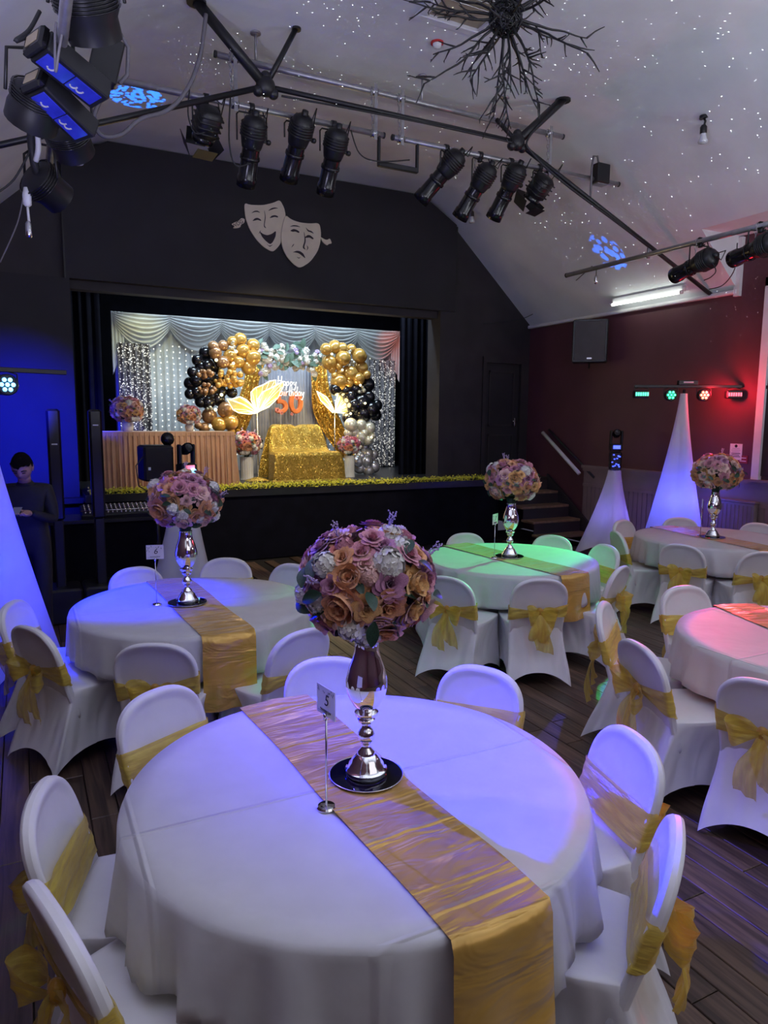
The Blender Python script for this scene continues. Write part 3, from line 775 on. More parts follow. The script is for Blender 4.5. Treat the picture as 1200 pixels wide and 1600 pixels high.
for k, mk in (('rose', rose_mesh), ('peony', peony_mesh), ('blossom', blossom_mesh)):
    base = mk()
    for cn, cm in FC.items(): FM[k, cn] = base.mesh(k, cm, smooth=True)
FM['leaf'] = leaf_mesh().mesh('leaf', M['leaf']); FM['leaf2'] = leaf_mesh().mesh('leaf', M['leaf2'])
FM['sprig'] = sprig_mesh().mesh('sprig', FC['lilac'])
def place_flower(parent, me, name, pos, nrm, size, rr):
    q = Vector(nrm).normalized().to_track_quat('Z', 'Y') @ Euler((0, 0, rr.uniform(0, 6.28))).to_quaternion()
    o = link(name, me, parent); o.location = pos; o.rotation_mode = 'QUATERNION'; o.rotation_quaternion = q; o.scale = (size, size, size); return o
S_ = 1/1503
BL = [(545,215,'rose','dusty',62),(602,165,'rose','dusty',56),(662,195,'rose','mauve',50),(785,250,'rose','dusty',58),(695,375,'rose','mauve',70),(475,340,'peony','peach',78),(445,500,'peony','peach',100),
 (575,490,'rose','apricot',56),(695,500,'rose','peach',74),(690,275,'blossom','white',74),(590,325,'blossom','blush',52),(360,290,'blossom','white',64),(235,410,'rose','blush',46),(305,510,'blossom','white',54),
 (335,650,'peony','blush',72),(500,620,'blossom','white',72),(575,672,'blossom','white',66),(672,660,'rose','peach',76),(790,590,'peony','peach',62),(840,395,'peony','apricot',80),(815,530,'peony','apricot',58),(905,590,'peony','blush',70),
 (905,675,'rose','coral',46),(455,190,'blossom','dusty',44),(408,222,'rose','coral',40),(452,250,'rose','peach',46),(745,170,'blossom','lilac',44),(880,480,'rose','peach',48),(500,420,'rose','blush',48),(770,690,'rose','peach',56),(640,590,'rose','blush',50),(400,390,'rose','mauve',42),(780,330,'rose','apricot',46),(560,270,'rose','blush',46),(390,590,'rose','apricot',50)]
LV = [(310,365,62,1.0),(232,525,60,1.15),(585,415,52,.9),(612,575,55,.92),(822,480,55,.95),(900,470,46,1.1),(705,585,58,.95),(425,655,56,1.0),(268,735,58,1.2),(835,300,56,1.05),(890,645,48,1.12),(350,440,60,.95),(270,345,50,1.1),(760,245,50,.95)]
def make_bouquet(label, group):
    rr = random.Random(21); t = thing('flower_bouquet', label, 'bouquet', group=group)
    RX, RZ, ZC_ = .215, .175, .205       # body the blooms sit on; origin is the vase mouth
    fwd_h = Vector((CF.x, CF.y, 0)).normalized(); rgt = Vector((fwd_h.y, -fwd_h.x, 0)); tow = -fwd_h
    MB().sphere((0, 0, ZC_-.01), 1, 16, 10, (RX*.80, RX*.80, RZ*.80)).build('filler', M['foam'], t)
    MB().lathe([(.001, -.12), (.022, -.12), (.034, .0), (.05, .05), (.001, .06)], 10).build('stems', M['leaf'], t)
    def pos(dx, dy, side, k=1.0):
        nx, nz = dx/.242, dy/.205; q = nx*nx+nz*nz
        if q > .97: f = math.sqrt(.97/q); nx *= f; nz *= f; q = .97
        ny = math.sqrt(1-q)
        n = rgt*nx*side+Vector((0, 0, 1))*nz+tow*ny*side
        p = rgt*(nx*RX*side)+Vector((0, 0, nz*RZ+ZC_))+tow*(ny*RX*side)
        return p*1.0, Vector((n.x/RX, n.y/RX, n.z/RZ)).normalized(), k
    for side in (1, -1):
        for (x, y, kd, cl, r) in BL:
            if side < 0: x = 1140-x+rr.uniform(-25, 25); y += rr.uniform(-25, 25)
            if side < 0 and abs((x-570)/375)**2+abs((y-430)/320)**2 > .93: continue
            p, n, _ = pos((x-570)*S_, (430-y)*S_, side)
            sz = r*S_*1.12*(1.0 if kd == 'rose' else .92 if kd == 'peony' else 1.02)
            place_flower(t, FM[kd, cl], kd, p+n*rr.uniform(-.008, .016), n+Vector((rr.uniform(-.2, .2), rr.uniform(-.2, .2), rr.uniform(-.2, .2))), sz*rr.uniform(.92, 1.05), rr)
        for (x, y, r, k) in LV:
            if side < 0: x = 1140-x; r *= .7
            p, n, _ = pos((x-570)*S_, (430-y)*S_, side)
            o = place_flower(t, FM['leaf'], 'leaf', p+n*.022*k, (n*.6+Vector((rr.uniform(-.5, .5), rr.uniform(-.5, .5), .5))), r*S_*1.35, rr)
    for k in range(54):                     # under-layer that closes the gaps
        z = 1-(k+.5)/54*1.85; a = k*2.39996; q_ = math.sqrt(1-z*z); n = Vector((q_*math.cos(a), q_*math.sin(a), z)); kd = ('rose', 'peony')[k % 2]
        place_flower(t, FM[kd, ('peach', 'dusty', 'blush', 'apricot')[k % 4]], kd, Vector((n.x*RX*.93, n.y*RX*.93, n.z*RZ*.93+ZC_)), n, .038, rr)
    for k in range(34):                     # the flanks between the two faces
        sd = 1 if k % 2 else -1; a = rr.uniform(-.75, .75); e_ = rr.uniform(-.75, .95); ce = math.sqrt(1-e_*e_)
        n = rgt*(sd*math.cos(a)*ce)+tow*(math.sin(a)*ce)+Vector((0, 0, e_)); kd = rr.choice(['rose', 'rose', 'peony', 'blossom'])
        cl = 'white' if kd == 'blossom' else rr.choice(['peach', 'dusty', 'blush', 'apricot', 'mauve'])
        place_flower(t, FM[kd, cl], kd, Vector((n.x*RX, n.y*RX, n.z*RZ+ZC_)), Vector((n.x/RX, n.y/RX, n.z/RZ)), rr.uniform(.036, .052), rr)
    for k in range(22):
        a = rr.uniform(0, 2*PI); e_ = rr.uniform(-.5, .3); n = Vector((math.cos(a), math.sin(a), e_)).normalized()
        place_flower(t, FM['leaf2' if k % 3 == 0 else 'leaf'], 'leaf', Vector((n.x*RX*.95, n.y*RX*.95, n.z*RZ*.95+ZC_)), Vector((n.x, n.y, .9)), rr.uniform(.03, .045), rr)
    for (x, y) in ((690, 130), (915, 275), (340, 390), (430, 180)):
        p, n, _ = pos((x-570)*S_, (430-y)*S_, 1); place_flower(t, FM['sprig'], 'sprig', p, n+Vector((0, 0, .3)), .045, rr)
    return t
BQ = make_bouquet('x', 'silk flower bouquets on the tables')
VP = [(.001, 0), (.068, 0), (.072, .006), (.072, .018), (.062, .026), (.060, .036), (.052, .044), (.050, .054), (.032, .072), (.030, .082), (.017, .094), (.015, .108), (.02, .116), (.029, .126), (.0295, .145), (.021, .160), (.016, .166), (.015, .176), (.028, .188), (.03, .196), (.024, .202), (.039, .212), (.041, .222), (.030, .230), (.047, .250), (.064, .282), (.071, .312), (.070, .338), (.060, .380), (.048, .412), (.041, .440), (.0405, .465), (.043, .474), (.039, .474), (.037, .44), (.001, .40)]
va = thing('trumpet_vase', 'x', 'vase', group='chrome pedestal vases')
MB().lathe(VP[:9], 40).build('base', M['chrome'], va, sharp=50)
MB().lathe(VP[8:24], 36).build('stem', M['chrome'], va, sharp=50)
MB().lathe(VP[23:], 40).build('bowl', M['chrome'], va, sharp=60)
M['mirror'] = mat('dark mirror glass', (.05, .05, .06), .03, metal=.9, var=0)
mp_ = thing('mirror_plate', 'x', 'mirror plate', group='round mirror plates')
MB().lathe([(.001, 0), (.124, 0), (.126, .003), (.126, .005), (.001, .005)], 48).build('glass', M['mirror'], mp_, sharp=40)
MB().tube([(.126*math.cos(a*PI/24), .126*math.sin(a*PI/24), .004) for a in range(48)], .002, 5, closed=True).build('rim', M['silver'], mp_)
M['card'] = mat('white card', (.78, .77, .74), .5, var=.03); M['ink'] = mat('black ink', (.02, .02, .025), .6, var=0); M['floral'] = mat('grey-green printed leaves', (.25, .28, .24), .6)
def number_card(label, txt, loc, rz, ms):
    t = thing('table_number_stand', label, 'number stand', loc, rz, 'table number stands')
    MB().lathe([(.001, 0), (.03, 0), (.031, .004), (.027, .01), (.006, .013), (.001, .013)], 24).build('base', M['chrome'], t, sharp=40)
    MB().tube([(0, 0, .01), (0, 0, .30)], .0035, 8).build('rod', M['silver'], t)
    MB().tube([(0, -.004, .295), (0, -.004, .315)], .006, 8).build('clip', M['silver'], t)
    cd_ = MB().box((0, 0, .352), (.108, .003, .092)).build('card', M['card'], t, smooth=False)
    if txt:
        q = text_mesh(txt, .052, .0004, name='numeral', shear=.2); q.materials.append(M['ink']); o = link('numeral', q, cd_, (.004, -.0022, .356), (PI/2, 0, 0))
    sc = MB(); pts = []
    for i in range(40): x = -.032+.064*i/39; pts.append((x, -.0022, .322+.004*math.sin(i*1.35)+.006*x))
    sc.tube(pts, .0008, 4).tube([(-.045, -.0022, .316), (.02, -.0022, .3165)], .0005, 4); sc.build('script_line', M['ink'], cd_)
    rr = random.Random(ms); fl = MB()
    for k in range(16):
        x, z = rr.choice([(-.05+rr.random()*.04, .39-rr.random()*.018), (.05-rr.random()*.04, .39-rr.random()*.018), (-.05+rr.random()*.012, .35+rr.random()*.04)])
        a = rr.uniform(0, 3); fl._add([(x, -.0019, z), (x+.005*math.cos(a+.5), -.0019, z+.005*math.sin(a+.5)), (x+.010*math.cos(a), -.0019, z+.01*math.sin(a)), (x+.005*math.cos(a-.5), -.0019, z+.005*math.sin(a-.5))], [(0, 1, 2, 3)])
    tag(fl.build('printed_leaves', M['floral'], cd_, smooth=False), kind='stuff')
    return t
VZ = TZ+.012
VS = [((572, 1209), 'tall silk flower bouquet of peach, pink and ivory blooms in the foreground', 'foreground', 0, 1.0),
      ((293, 941), 'silk flower bouquet tinged blue on the table at left', 'blue-tinged left table', 2.2, 1.0),
      ((796, 869), 'silk flower bouquet above the green-lit table', 'green-lit table', 4.0, 1.0),
      ((1113, 839), 'silk flower bouquet above the far right table', 'far right table', 1.2, 1.02),
      ((1285, 1003), 'pink-lit silk flower bouquet at the right edge of the picture', 'pink-lit right table', 3.3, .95)]
for i, (px, lb, wh, rz, sc) in enumerate(VS):
    p = at_z(*px, VZ)
    m_ = mp_ if i == 0 else copy_tree(mp_); put(m_, (p.x, p.y, TZ+.0105), rz, 'round dark mirror plate under the vase on the %s' % ('nearest table' if i == 0 else wh))
    v_ = va if i == 0 else copy_tree(va); put(v_, (p.x, p.y, TZ+.0158), rz, 'chrome pedestal vase on the %s' % ('nearest table' if i == 0 else wh))
    b_ = BQ if i == 0 else copy_tree(BQ); put(b_, (p.x, p.y, TZ+.0158+.476), rz, lb, scale=sc if sc != 1 else None)
    if i:
        rr = random.Random(i)
        for ch_ in b_.children:
            if ch_.name.startswith('blossom') and rr.random() < (.35 if i == 1 else .72): ch_.data = FM['rose', rr.choice(['blush', 'peach', 'dusty', 'apricot'])]; ch_.name = 'rose'
camyaw = -YAW
for (px, tx, rz, lb) in (((510, 1264), '5', camyaw-.95, 'chrome stand holding the white card numbered 5'), ((245, 946), '6', camyaw+.25, 'chrome stand with white number card on the left table'),
                         ((772, 873), '7', camyaw+1.0, 'chrome stand with white number card on the green-lit table'), ((1094, 838), '', camyaw+1.25, 'chrome stand with number card turned away on the far right table')):
    p = at_z(*px, TZ); number_card(lb, tx, (p.x, p.y, TZ+.003), rz, int(px[0]))
# ------------------------------------------------------------------ stage decorations
M['voile'] = sheer('white backdrop voile', (.66, .70, .74), 1.0, .6, .3, bscale=20, var=.06, bump=.1)
M['swag'] = sheer('white satin swag', (.74, .77, .80), 1.0, .45, .4, bscale=20, var=.05, bump=.1)
M['silver_cloth'] = mat('silver grey curtain', (.42, .44, .52), .4, metal=.2, var=.1)
M['fairy'] = glow('fairy light bulb', (1, .95, .78), 1.7)
M['sequin_glint'] = glow('sequin glint glow', (1, .95, .85), .85)  # emission stands in for fairy lights glinting on the sequins
M['sequin_dark'] = mat('grey sequin cloth', (.16, .15, .17), .35, metal=.5, var=.3, vscale=60, bump=.5, bscale=120)
def glitter(name, col, col2, scale, rough=.3):
    m = mat(name, col, rough, metal=.65, var=0); nt = m.node_tree; b = nt.nodes['Principled BSDF']
    tc = nt.nodes.new('ShaderNodeTexCoord'); v = nt.nodes.new('ShaderNodeTexVoronoi'); v.inputs['Scale'].default_value = scale; nt.links.new(tc.outputs['Object'], v.inputs['Vector'])
    r = nt.nodes.new('ShaderNodeValToRGB'); r.color_ramp.elements[0].color = (*col2, 1); r.color_ramp.elements[1].color = (*col, 1)
    sp = nt.nodes.new('ShaderNodeSeparateColor'); nt.links.new(v.outputs['Color'], sp.inputs[0]); nt.links.new(sp.outputs[0], r.inputs[0]); nt.links.new(r.outputs[0], b.inputs['Base Color'])
    # every sequin tips its own way
    sub = nt.nodes.new('ShaderNodeVectorMath'); sub.operation = 'SUBTRACT'; sub.inputs[1].default_value = (.5, .5, .5); nt.links.new(v.outputs['Color'], sub.inputs[0])
    sc = nt.nodes.new('ShaderNodeVectorMath'); sc.operation = 'SCALE'; sc.inputs['Scale'].default_value = 1.3; nt.links.new(sub.outputs[0], sc.inputs[0])
    ge = nt.nodes.new('ShaderNodeNewGeometry'); ad = nt.nodes.new('ShaderNodeVectorMath'); nt.links.new(ge.outputs['Normal'], ad.inputs[0]); nt.links.new(sc.outputs[0], ad.inputs[1])
    nm = nt.nodes.new('ShaderNodeVectorMath'); nm.operation = 'NORMALIZE'; nt.links.new(ad.outputs[0], nm.inputs[0]); nt.links.new(nm.outputs[0], b.inputs['Normal'])
    return m
M['gold_sequin'] = glitter('gold sequin cloth', (.85, .58, .10), (.28, .16, .03), 150)
M['gold_drape'] = glitter('gold sequin curtain', (.85, .52, .10), (.5, .28, .05), 60)
M['rose_satin'] = mat('rose gold satin skirt', (.58, .32, .17), .38, metal=.1, var=.12, vscale=4, sheen=.5)
YBD = 13.0; BX0, BX1, BZ = 1.46, 6.82, 3.72
bd = thing('backdrop', 'white pleated backdrop with swags and strings of fairy lights on stage', 'backdrop')
fr_ = MB().tube([(BX0, YBD+.05, HS), (BX0, YBD+.05, BZ), (BX1, YBD+.05, BZ), (BX1, YBD+.05, HS)], .02, 8); fr_.build('frame', M['steel'], bd)
def pleat(x0, x1, y, z0, z1, n, amp, seed):
    rr = random.Random(seed); ph = [rr.uniform(0, 6) for _ in range(4)]
    return MB().grid(n*8+1, 6, lambda u, v: (x0+(x1-x0)*u, y+amp*(math.sin(2*PI*n*u+.8*math.sin(9*u+ph[0]))+.35*math.sin(5.3*PI*n*u+ph[1]))*(.7+.3*v), z1+(z0-z1)*v))
pleat(BX0, BX1, YBD, HS, BZ-.02, 44, .022, 4).build('curtain', M['voile'], bd)
nsw = 6
for k in range(nsw):
    xa = BX0+(BX1-BX0)*k/nsw-.03; xb = BX0+(BX1-BX0)*(k+1)/nsw+.03
    def fn(u, v):
        cat = math.sin(PI*u)**.8; dep = .13+.45*cat
        z = BZ-.01-dep*v+.012*math.sin(PI*u)*0; pl_ = .03*math.sin(2*PI*7.5*v+.6*math.cos(PI*u))
        pinch = 1-.35*(1-math.sin(PI*u))
        return (xa+(xb-xa)*u, YBD-.10-.07*math.sin(PI*min(1, v*1.1))*math.sin(PI*u)-pl_*(.4+.6*math.sin(PI*u)), z-.03*v*(1-cat))
    MB().grid(25, 34, fn).build('swag', M['swag'], bd)
for xs, s_ in ((BX0-.06, 1), (BX1-.14, -1)):
    def fn(u, v): return (xs+.2*u, YBD-.09-.018*math.sin(u*PI*7), BZ-.0-v*(.55+.5*(u if s_ < 0 else 1-u)))
    MB().grid(29, 8, fn).build('swag_tail', M['swag'], bd)
bead = MB().sphere((0, 0, 0), .011, 5, 4)
for k in range(40):
    x = BX0+.62+(BX1-BX0-1.1)*k/39; st_ = MB(); off = random.Random(k).uniform(0, .1)
    st_.tube([(x, YBD-.05, BZ-.4), (x, YBD-.05, HS+.05)], .0015, 3)
    z = BZ-.5-off; st_.mi = [1]*len(st_.f); st_.cur = 0
    while z > HS+.05: st_.join(bead, Matrix.Translation((x+.006*math.sin(z*31), YBD-.055-(.1 if z > BZ-.45 else 0), z))); z -= .1
    tag(st_.build('light_string', [M['fairy'], M['voile']], bd), kind='stuff')
def sequin_panel(label, pxs, seed):
    P = [at_y(*q, YBD-.14) for q in pxs]; xa, xb = P[0].x, P[1].x; zt, zb = P[0].z, HS+.02
    t = thing('sequin_panel', label, 'curtain', (0, 0, 0), 0, 'twinkling sequin panels')
    MB().grid(41, 4, lambda u, v: (xa+(xb-xa)*u, YBD-.14+.03*math.sin(2*PI*5*u), zt+(zb-zt)*v)).build('cloth', M['sequin_dark'], t)
    rr = random.Random(seed); s_ = MB()
    for _ in range(950):
        u = rr.random(); x = xa+(xb-xa)*u; z = rr.uniform(zb, zt); y = YBD-.155+.03*math.sin(2*PI*5*u); r = rr.uniform(.004, .0105); a = rr.uniform(0, 1.5)
        s_._add([(x+r*math.cos(a+i*PI/2), y-.004*(i % 2), z+r*math.sin(a+i*PI/2)) for i in range(4)], [(0, 1, 2, 3)])
    tag(s_.build('sequins', M['sequin_glint'], t, smooth=False), kind='stuff')
sequin_panel('twinkling grey sequin panel at the left end of the backdrop', ((183, 535), (234, 535)), 1)
sequin_panel('twinkling grey sequin panel at the right end of the backdrop', ((577, 562), (617, 562)), 2)
# inner arch: silver curtain with two tied-back gold drapes
YA = 12.1
a0, a1 = at_y(392, 560, YA), at_y(512, 560, YA)
o = pleat(a0.x, a1.x, YA+.06, HS, a0.z, 26, .018, 9).build('silver_curtain', M['silver_cloth']); tag(o, 'silver grey pleated curtain behind the gold sofa', 'curtain')
def tied(label, path):
    P = [(at_y(x, y, YA-.12), hw/86) for x, y, hw in path]; n = len(P)
    def smooth(u):
        f = u*(n-1); i = min(int(f), n-2); t = f-i; t = t*t*(3-2*t) if False else t
        p = [P[max(i-1, 0)], P[i], P[i+1], P[min(i+2, n-1)]]
        def cr(a, b2, c2, d2): return .5*((2*b2)+(c2-a)*t+(2*a-5*b2+4*c2-d2)*t*t+(3*b2-a-3*c2+d2)*t**3)
        return cr(*[q[0] for q in p]), cr(*[q[1] for q in p])
    def fn(u, v):
        c, hw = smooth(u); return c+Vector(((v-.5)*2*hw, .02*math.sin(v*2*PI*4)-.05*math.sin(PI*v), (v-.5)*hw*.5*math.sin(PI*u)))
    tag(MB().grid(33, 33, fn).build('gold_drape', M['gold_drape']), label, 'curtain', 'gold tied-back drapes')
tied('gold drape swept to the left of the numeral fifty', [(402, 560, 14), (392, 600, 12), (382, 640, 16), (368, 680, 14), (352, 720, 10)])
tied('gold drape swept to the right of the numeral fifty', [(498, 560, 12), (500, 600, 14), (507, 640, 18), (526, 680, 17), (545, 715, 12)])
# balloons
BM = dict(gold=mat('pearl gold balloon', (.62, .36, .08), .22, metal=.35, spec=.8, var=.08, coat=.4), bronze=mat('bronze balloon', (.42, .23, .11), .22, metal=.35, spec=.8, var=.08, coat=.4),
          black=mat('black balloon', (.008, .008, .012), .2, spec=.7, var=0, coat=.5), silver=mat('silver balloon', (.55, .55, .58), .2, metal=.7, var=.05, coat=.4), pearl=mat('pearl white balloon', (.66, .64, .52), .22, metal=.35, var=.05, coat=.4), lamp=glow('globe lamp', (1, .85, .4), 2.2))
def balloon_mesh(matl):
    mb = MB(); prof = []
    for i in range(13):
        t = PI*i/12; r = math.sin(t)*(1-.06*math.cos(t)*-1); prof.append((max(.001, r), -math.cos(t)*1.06-.04))
    mb.lathe(prof, 18); mb.lathe([(.03, -1.09), (.07, -1.16), (.09, -1.18), (.001, -1.13)], 6); return mb.mesh('balloon', matl)
BME = {k: balloon_mesh(v) for k, v in BM.items()}
def garland(label, y0, lists, seed, group='balloon garlands'):
    t = thing('balloon_garland', label, 'balloons', (0, 0, 0), 0, group); rr = random.Random(seed)
    for col, sc, x_off, y_off, pts, dy in lists:
        for q in pts:
            px, py, r = x_off+q[0]/sc, y_off+q[1]/sc, q[2]/sc
            P = at_y(px, py, y0+dy+rr.uniform(-.05, .05)); rad = r/1106.5*to_px(P)[2]*(1 if col == 'lamp' else 1.2)
            o = link('globe_lamp' if col == 'lamp' else 'balloon', BME[col], t, P, (rr.uniform(-.5, .5)+PI/2, rr.uniform(-.4, .4), rr.uniform(-.6, .6))); o.scale = (rad,)*3
def cluster(cx, cy, rx, ry, n, r, seed):
    rr = random.Random(seed); out = []
    while len(out) < n:
        a, b2 = rr.uniform(-1, 1), rr.uniform(-1, 1)
        if a*a+b2*b2 < 1: out.append((cx+a*rx, cy+b2*ry, r*rr.uniform(.75, 1.15)))
    return out
z8 = (8.57, 290, 520); z7 = (4.615, 380, 460)
garland('balloon garland of gold, black and bronze on the left of the arch', 11.35, [
 ('gold', *z8, [(735,85,72),(630,120,62),(900,170,78),(770,240,82),(905,330,88),(840,460,86),(600,310,78),(710,390,68),(620,460,52)], -.1),
 ('bronze', *z8, [(375,185,62),(500,170,62),(400,265,72),(500,395,72)], -.1),
 ('black', *z8, [(265,270,74),(160,365,68),(215,460,74),(300,440,84),(100,530,64),(380,440,92),(170,560,74),(70,680,74),(140,640,74),(60,820,64),(150,800,84),(250,870,92),(350,850,84),(430,880,84),(300,930,84),(480,790,64),(620,800,64),(200,930,64),(460,920,64),(300,600,110),(440,640,110),(330,740,110)], .02),
 ('bronze', *z8, cluster(270,560,95,75,12,27,1)+cluster(290,750,110,80,14,27,2), -.22),
 ('gold', *z8, cluster(540,620,150,110,22,30,3)+cluster(690,610,80,90,8,38,4), -.2),
 ('bronze', *z8, [(540,1030,92),(315,1110,88),(250,1275,64),(170,1240,44)], -.1), ('gold', *z8, [(450,1230,86),(600,1200,92),(610,1320,44)], -.15),
 ('pearl', *z8, cluster(630,165,55,45,6,20,5)+cluster(310,1000,60,30,5,18,6), -.2),
 ('lamp', *z8, [(675,250,22),(410,365,22),(640,410,20),(480,830,22),(400,1030,22),(330,1250,22)], -.32)], 5)
garland('balloon garland of gold, black and silver on the right of the arch', 11.25, [
 ('gold', *z7, [(660,380,42),(600,395,37),(715,390,36),(780,395,32),(835,440,44),(620,490,46),(720,460,48),(855,450,32),(850,530,44),(690,520,26),(770,570,50),(830,610,40),(690,630,50),(890,580,27),(765,640,27),(640,540,24),(660,585,22),(700,560,22)], 0),
 ('black', *z7, [(665,685,38),(735,690,47),(800,680,43),(895,650,47),(770,740,47),(850,780,62),(920,830,52),(960,800,37),(955,870,37),(860,860,57),(760,890,37),(820,840,52),(900,740,43),(800,800,52)], .05),
 ('pearl', *z7, [(780,940,40),(850,940,34),(910,965,37),(800,990,34),(870,1000,27),(845,1030,44),(900,1050,32),(760,1000,27),(930,1020,22)]+cluster(865,700,30,35,7,12,7)+cluster(790,500,30,30,6,12,8)+cluster(765,420,22,22,5,11,9), -.02),
 ('silver', *z7, [(895,1150,42),(940,1150,32),(850,1170,32),(830,1205,37),(890,1200,42),(940,1240,42),(840,1250,37),(905,1270,37),(870,1100,32)], .1),
 ('lamp', *z7, [(715,545,9),(845,655,9),(880,785,9),(775,860,9),(925,1030,9),(640,430,9)], -.2)], 6)
# floral garland across the top of the arch
fg = thing('flower_garland', 'garland of white blooms and green leaves across the top of the arch', 'garland'); rr = random.Random(31)
for k in range(165):
    px, py = rr.uniform(402, 512), 0; mid = 558+(px-402)*.05; py = mid+rr.gauss(0, 10)
    P = at_y(px, py, 11.55+rr.uniform(-.1, .08)); n = Vector((rr.uniform(-.7, .7), -1, rr.uniform(-.5, .7)))
    r = rr.random()
    if r < .52: place_flower(fg, FM['blossom', 'white'], 'blossom', P, n, rr.uniform(.05, .085), rr)
    elif r < .60: place_flower(fg, FM['blossom', 'lilac'], 'blossom', P, n, rr.uniform(.04, .06), rr)
    else: place_flower(fg, FM['leaf2'], 'leaf', P+Vector((0, -.04, 0)), n, rr.uniform(.07, .12), rr)
# numerals and neon lettering
M['orange_foil'] = mat('orange foil numeral', (.85, .22, .05), .3, metal=.3, var=.15, vscale=9)
t50 = thing('numeral_fifty', 'large orange 50 decorated with pink flowers on the arch', 'number sign')
P0 = at_y(450, 632, 11.55)
for ch, px in (('5', 440), ('0', 462)):
    me = text_mesh(ch, .50, .03, .012, name='numeral'); me.materials.append(M['orange_foil']); p = at_y(px, 631, 11.55)
    link('numeral', me, t50, p, (PI/2, 0, 0))
for px, py, s_ in ((434, 641, .038), (440, 645, .028), (464, 621, .038), (456, 647, .025)): place_flower(t50, FM['rose', 'red' if s_ > .04 else 'coral'], 'rose', at_y(px, py, 11.46), (0, -1, .2), s_, rr)
M['neon'] = glow('white neon tube', (1, .96, .86), 1.8)
nb = thing('neon_sign', 'white neon lettering reading Happy Birthday above the orange fifty', 'neon sign')
GL = {  # pen strokes on a 1-high grid
 'H': [[(0, 1), (.05, .5), (0, 0)], [(.5, 1), (.48, .5), (.5, 0)], [(-.05, .5), (.25, .55), (.55, .5)]], 'a': [[(.38, .42), (.2, .5), (.05, .3), (.12, .05), (.3, .08), (.38, .3), (.38, .42), (.4, .1), (.5, .05)]],
 'p': [[(.05, .45), (.08, 0), (.04, -.4)], [(.06, .35), (.25, .48), (.38, .3), (.25, .05), (.08, .1)]], 'y': [[(.05, .45), (.12, .12), (.3, .15), (.36, .45)], [(.36, .45), (.34, -.1), (.2, -.4), (.02, -.28)]],
 'B': [[(.05, 1), (.05, 0)], [(.05, 1), (.38, .92), (.36, .62), (.05, .54), (.45, .45), (.42, .08), (.05, 0)]], 'i': [[(.1, .45), (.1, .08), (.2, .02)], [(.1, .62), (.11, .64)]], 'r': [[(.06, .45), (.08, 0)], [(.07, .3), (.2, .46), (.34, .42)]],
 't': [[(.15, .85), (.14, .1), (.28, .02)], [(0, .5), (.3, .52)]], 'h': [[(.06, 1), (.06, 0)], [(.06, .3), (.22, .46), (.34, .3), (.34, .02)]], 'd': [[(.36, .4), (.2, .48), (.05, .25), (.16, .03), (.34, .1)], [(.38, 1), (.37, .1), (.46, .02)]]}
for word, px0, py, size in (('Happy', 433.5, 601, .155), ('Birthday', 436, 616.5, .15)):
    p = at_y(px0, py, 10.95); x = 0
    for ch in word:
        lt = MB()
        for stk in GL[ch]: lt.tube([(p.x+(x+a+b2*.12)*size*.78, 10.95, p.z+b2*size-.02) for a, b2 in stk], .0052, 6)
        lt.build('letter', M['neon'], nb); x += {'i': .3, 't': .36, 'r': .42, 'B': .58, 'H': .68}.get(ch, .5)
# butterfly lamps
M['wing'] = sheer('pale yellow wing gauze', (.85, .72, .25), .6, .4, .4, bscale=30, var=.3, bump=.5)
nt = M['wing'].node_tree; b = nt.nodes['Principled BSDF']; b.inputs['Emission Color'].default_value = (1, .78, .2, 1); b.inputs['Emission Strength'].default_value = .16; M['wing'].cycles.emission_sampling = 'NONE'
M['wing_tube'] = glow('warm light tube', (1, .88, .45), 2.6)
def butterfly(label, y, hinge, wings, foot):
    t = thing('butterfly_lamp', label, 'lamp', (0, 0, 0), 0, 'butterfly lamps'); H = at_y(*hinge, y)
    for k, wpts in enumerate(wings):
        P = []
        for q in wpts: p = at_y(*q, y); d = (Vector((p.x, 0, p.z))-Vector((H.x, 0, H.z))).length; P.append(Vector((p.x, y-(.10+.12*k)*d, p.z)))
        c = sum(P, Vector())/len(P)
        wg = MB()._add([c]+P, [(0, i+1, (i+1) % len(P)+1) for i in range(len(P))]).build('wing', M['wing'], t)
        MB().tube(P, .008, 6, closed=True).build('light_tube', M['wing_tube'], wg)
        vn = MB()
        for q in P: vn.tube([H+Vector((0, -.01, 0)), (H+q)/2+Vector((0, -.01, .02)), q.lerp(c, .12)], .003, 4)
        vn.build('veins', M['wing_tube'], wg)
    f = at_y(*foot, y); f.z = HS
    MB().tube([H, Vector((H.x, y, HS+.02))], .009, 8).build('stem', M['silver'], t)
    MB().lathe([(.001, 0), (.14, 0), (.14, .012), (.02, .025), (.001, .025)], 20, (H.x, y, HS)).build('base', M['silver'], t, sharp=40)
    lp = lamp('butterfly_light', 'POINT', (H.x, y-.25, H.z+.12), None, 16, (1, .74, .28), .12)
butterfly('large glowing butterfly lamp left of the numeral fifty', 10.95, (402, 645), [[(353,623),(361,624),(374,620),(383,624),(391,631),(400,641),(402,645),(389,647),(372,645),(363,640)], [(401,642),(391.5,627),(390,613),(397,606),(408,602),(418,596),(427,594.5),(428,604),(420,620),(408,640)], [(402,644),(401,623),(407,613),(424,604),(436,597),(437,604),(430,622),(418,636)]], (402, 740))
butterfly('smaller glowing butterfly lamp on a pole right of the sofa', 11.5, (523, 645), [[(493,611),(500,615),(510,621),(516,630),(522.5,644),(520,645),(510,636),(500,626)], [(523.8,641),(523,630),(525,619),(530,609),(533,607.5),(540,614),(541,621),(536,632.5),(527.5,642.5)], [(526,645),(534,635),(541,627.5),(554,627.5),(555,630),(549,640),(537.5,646)]], (523, 735))
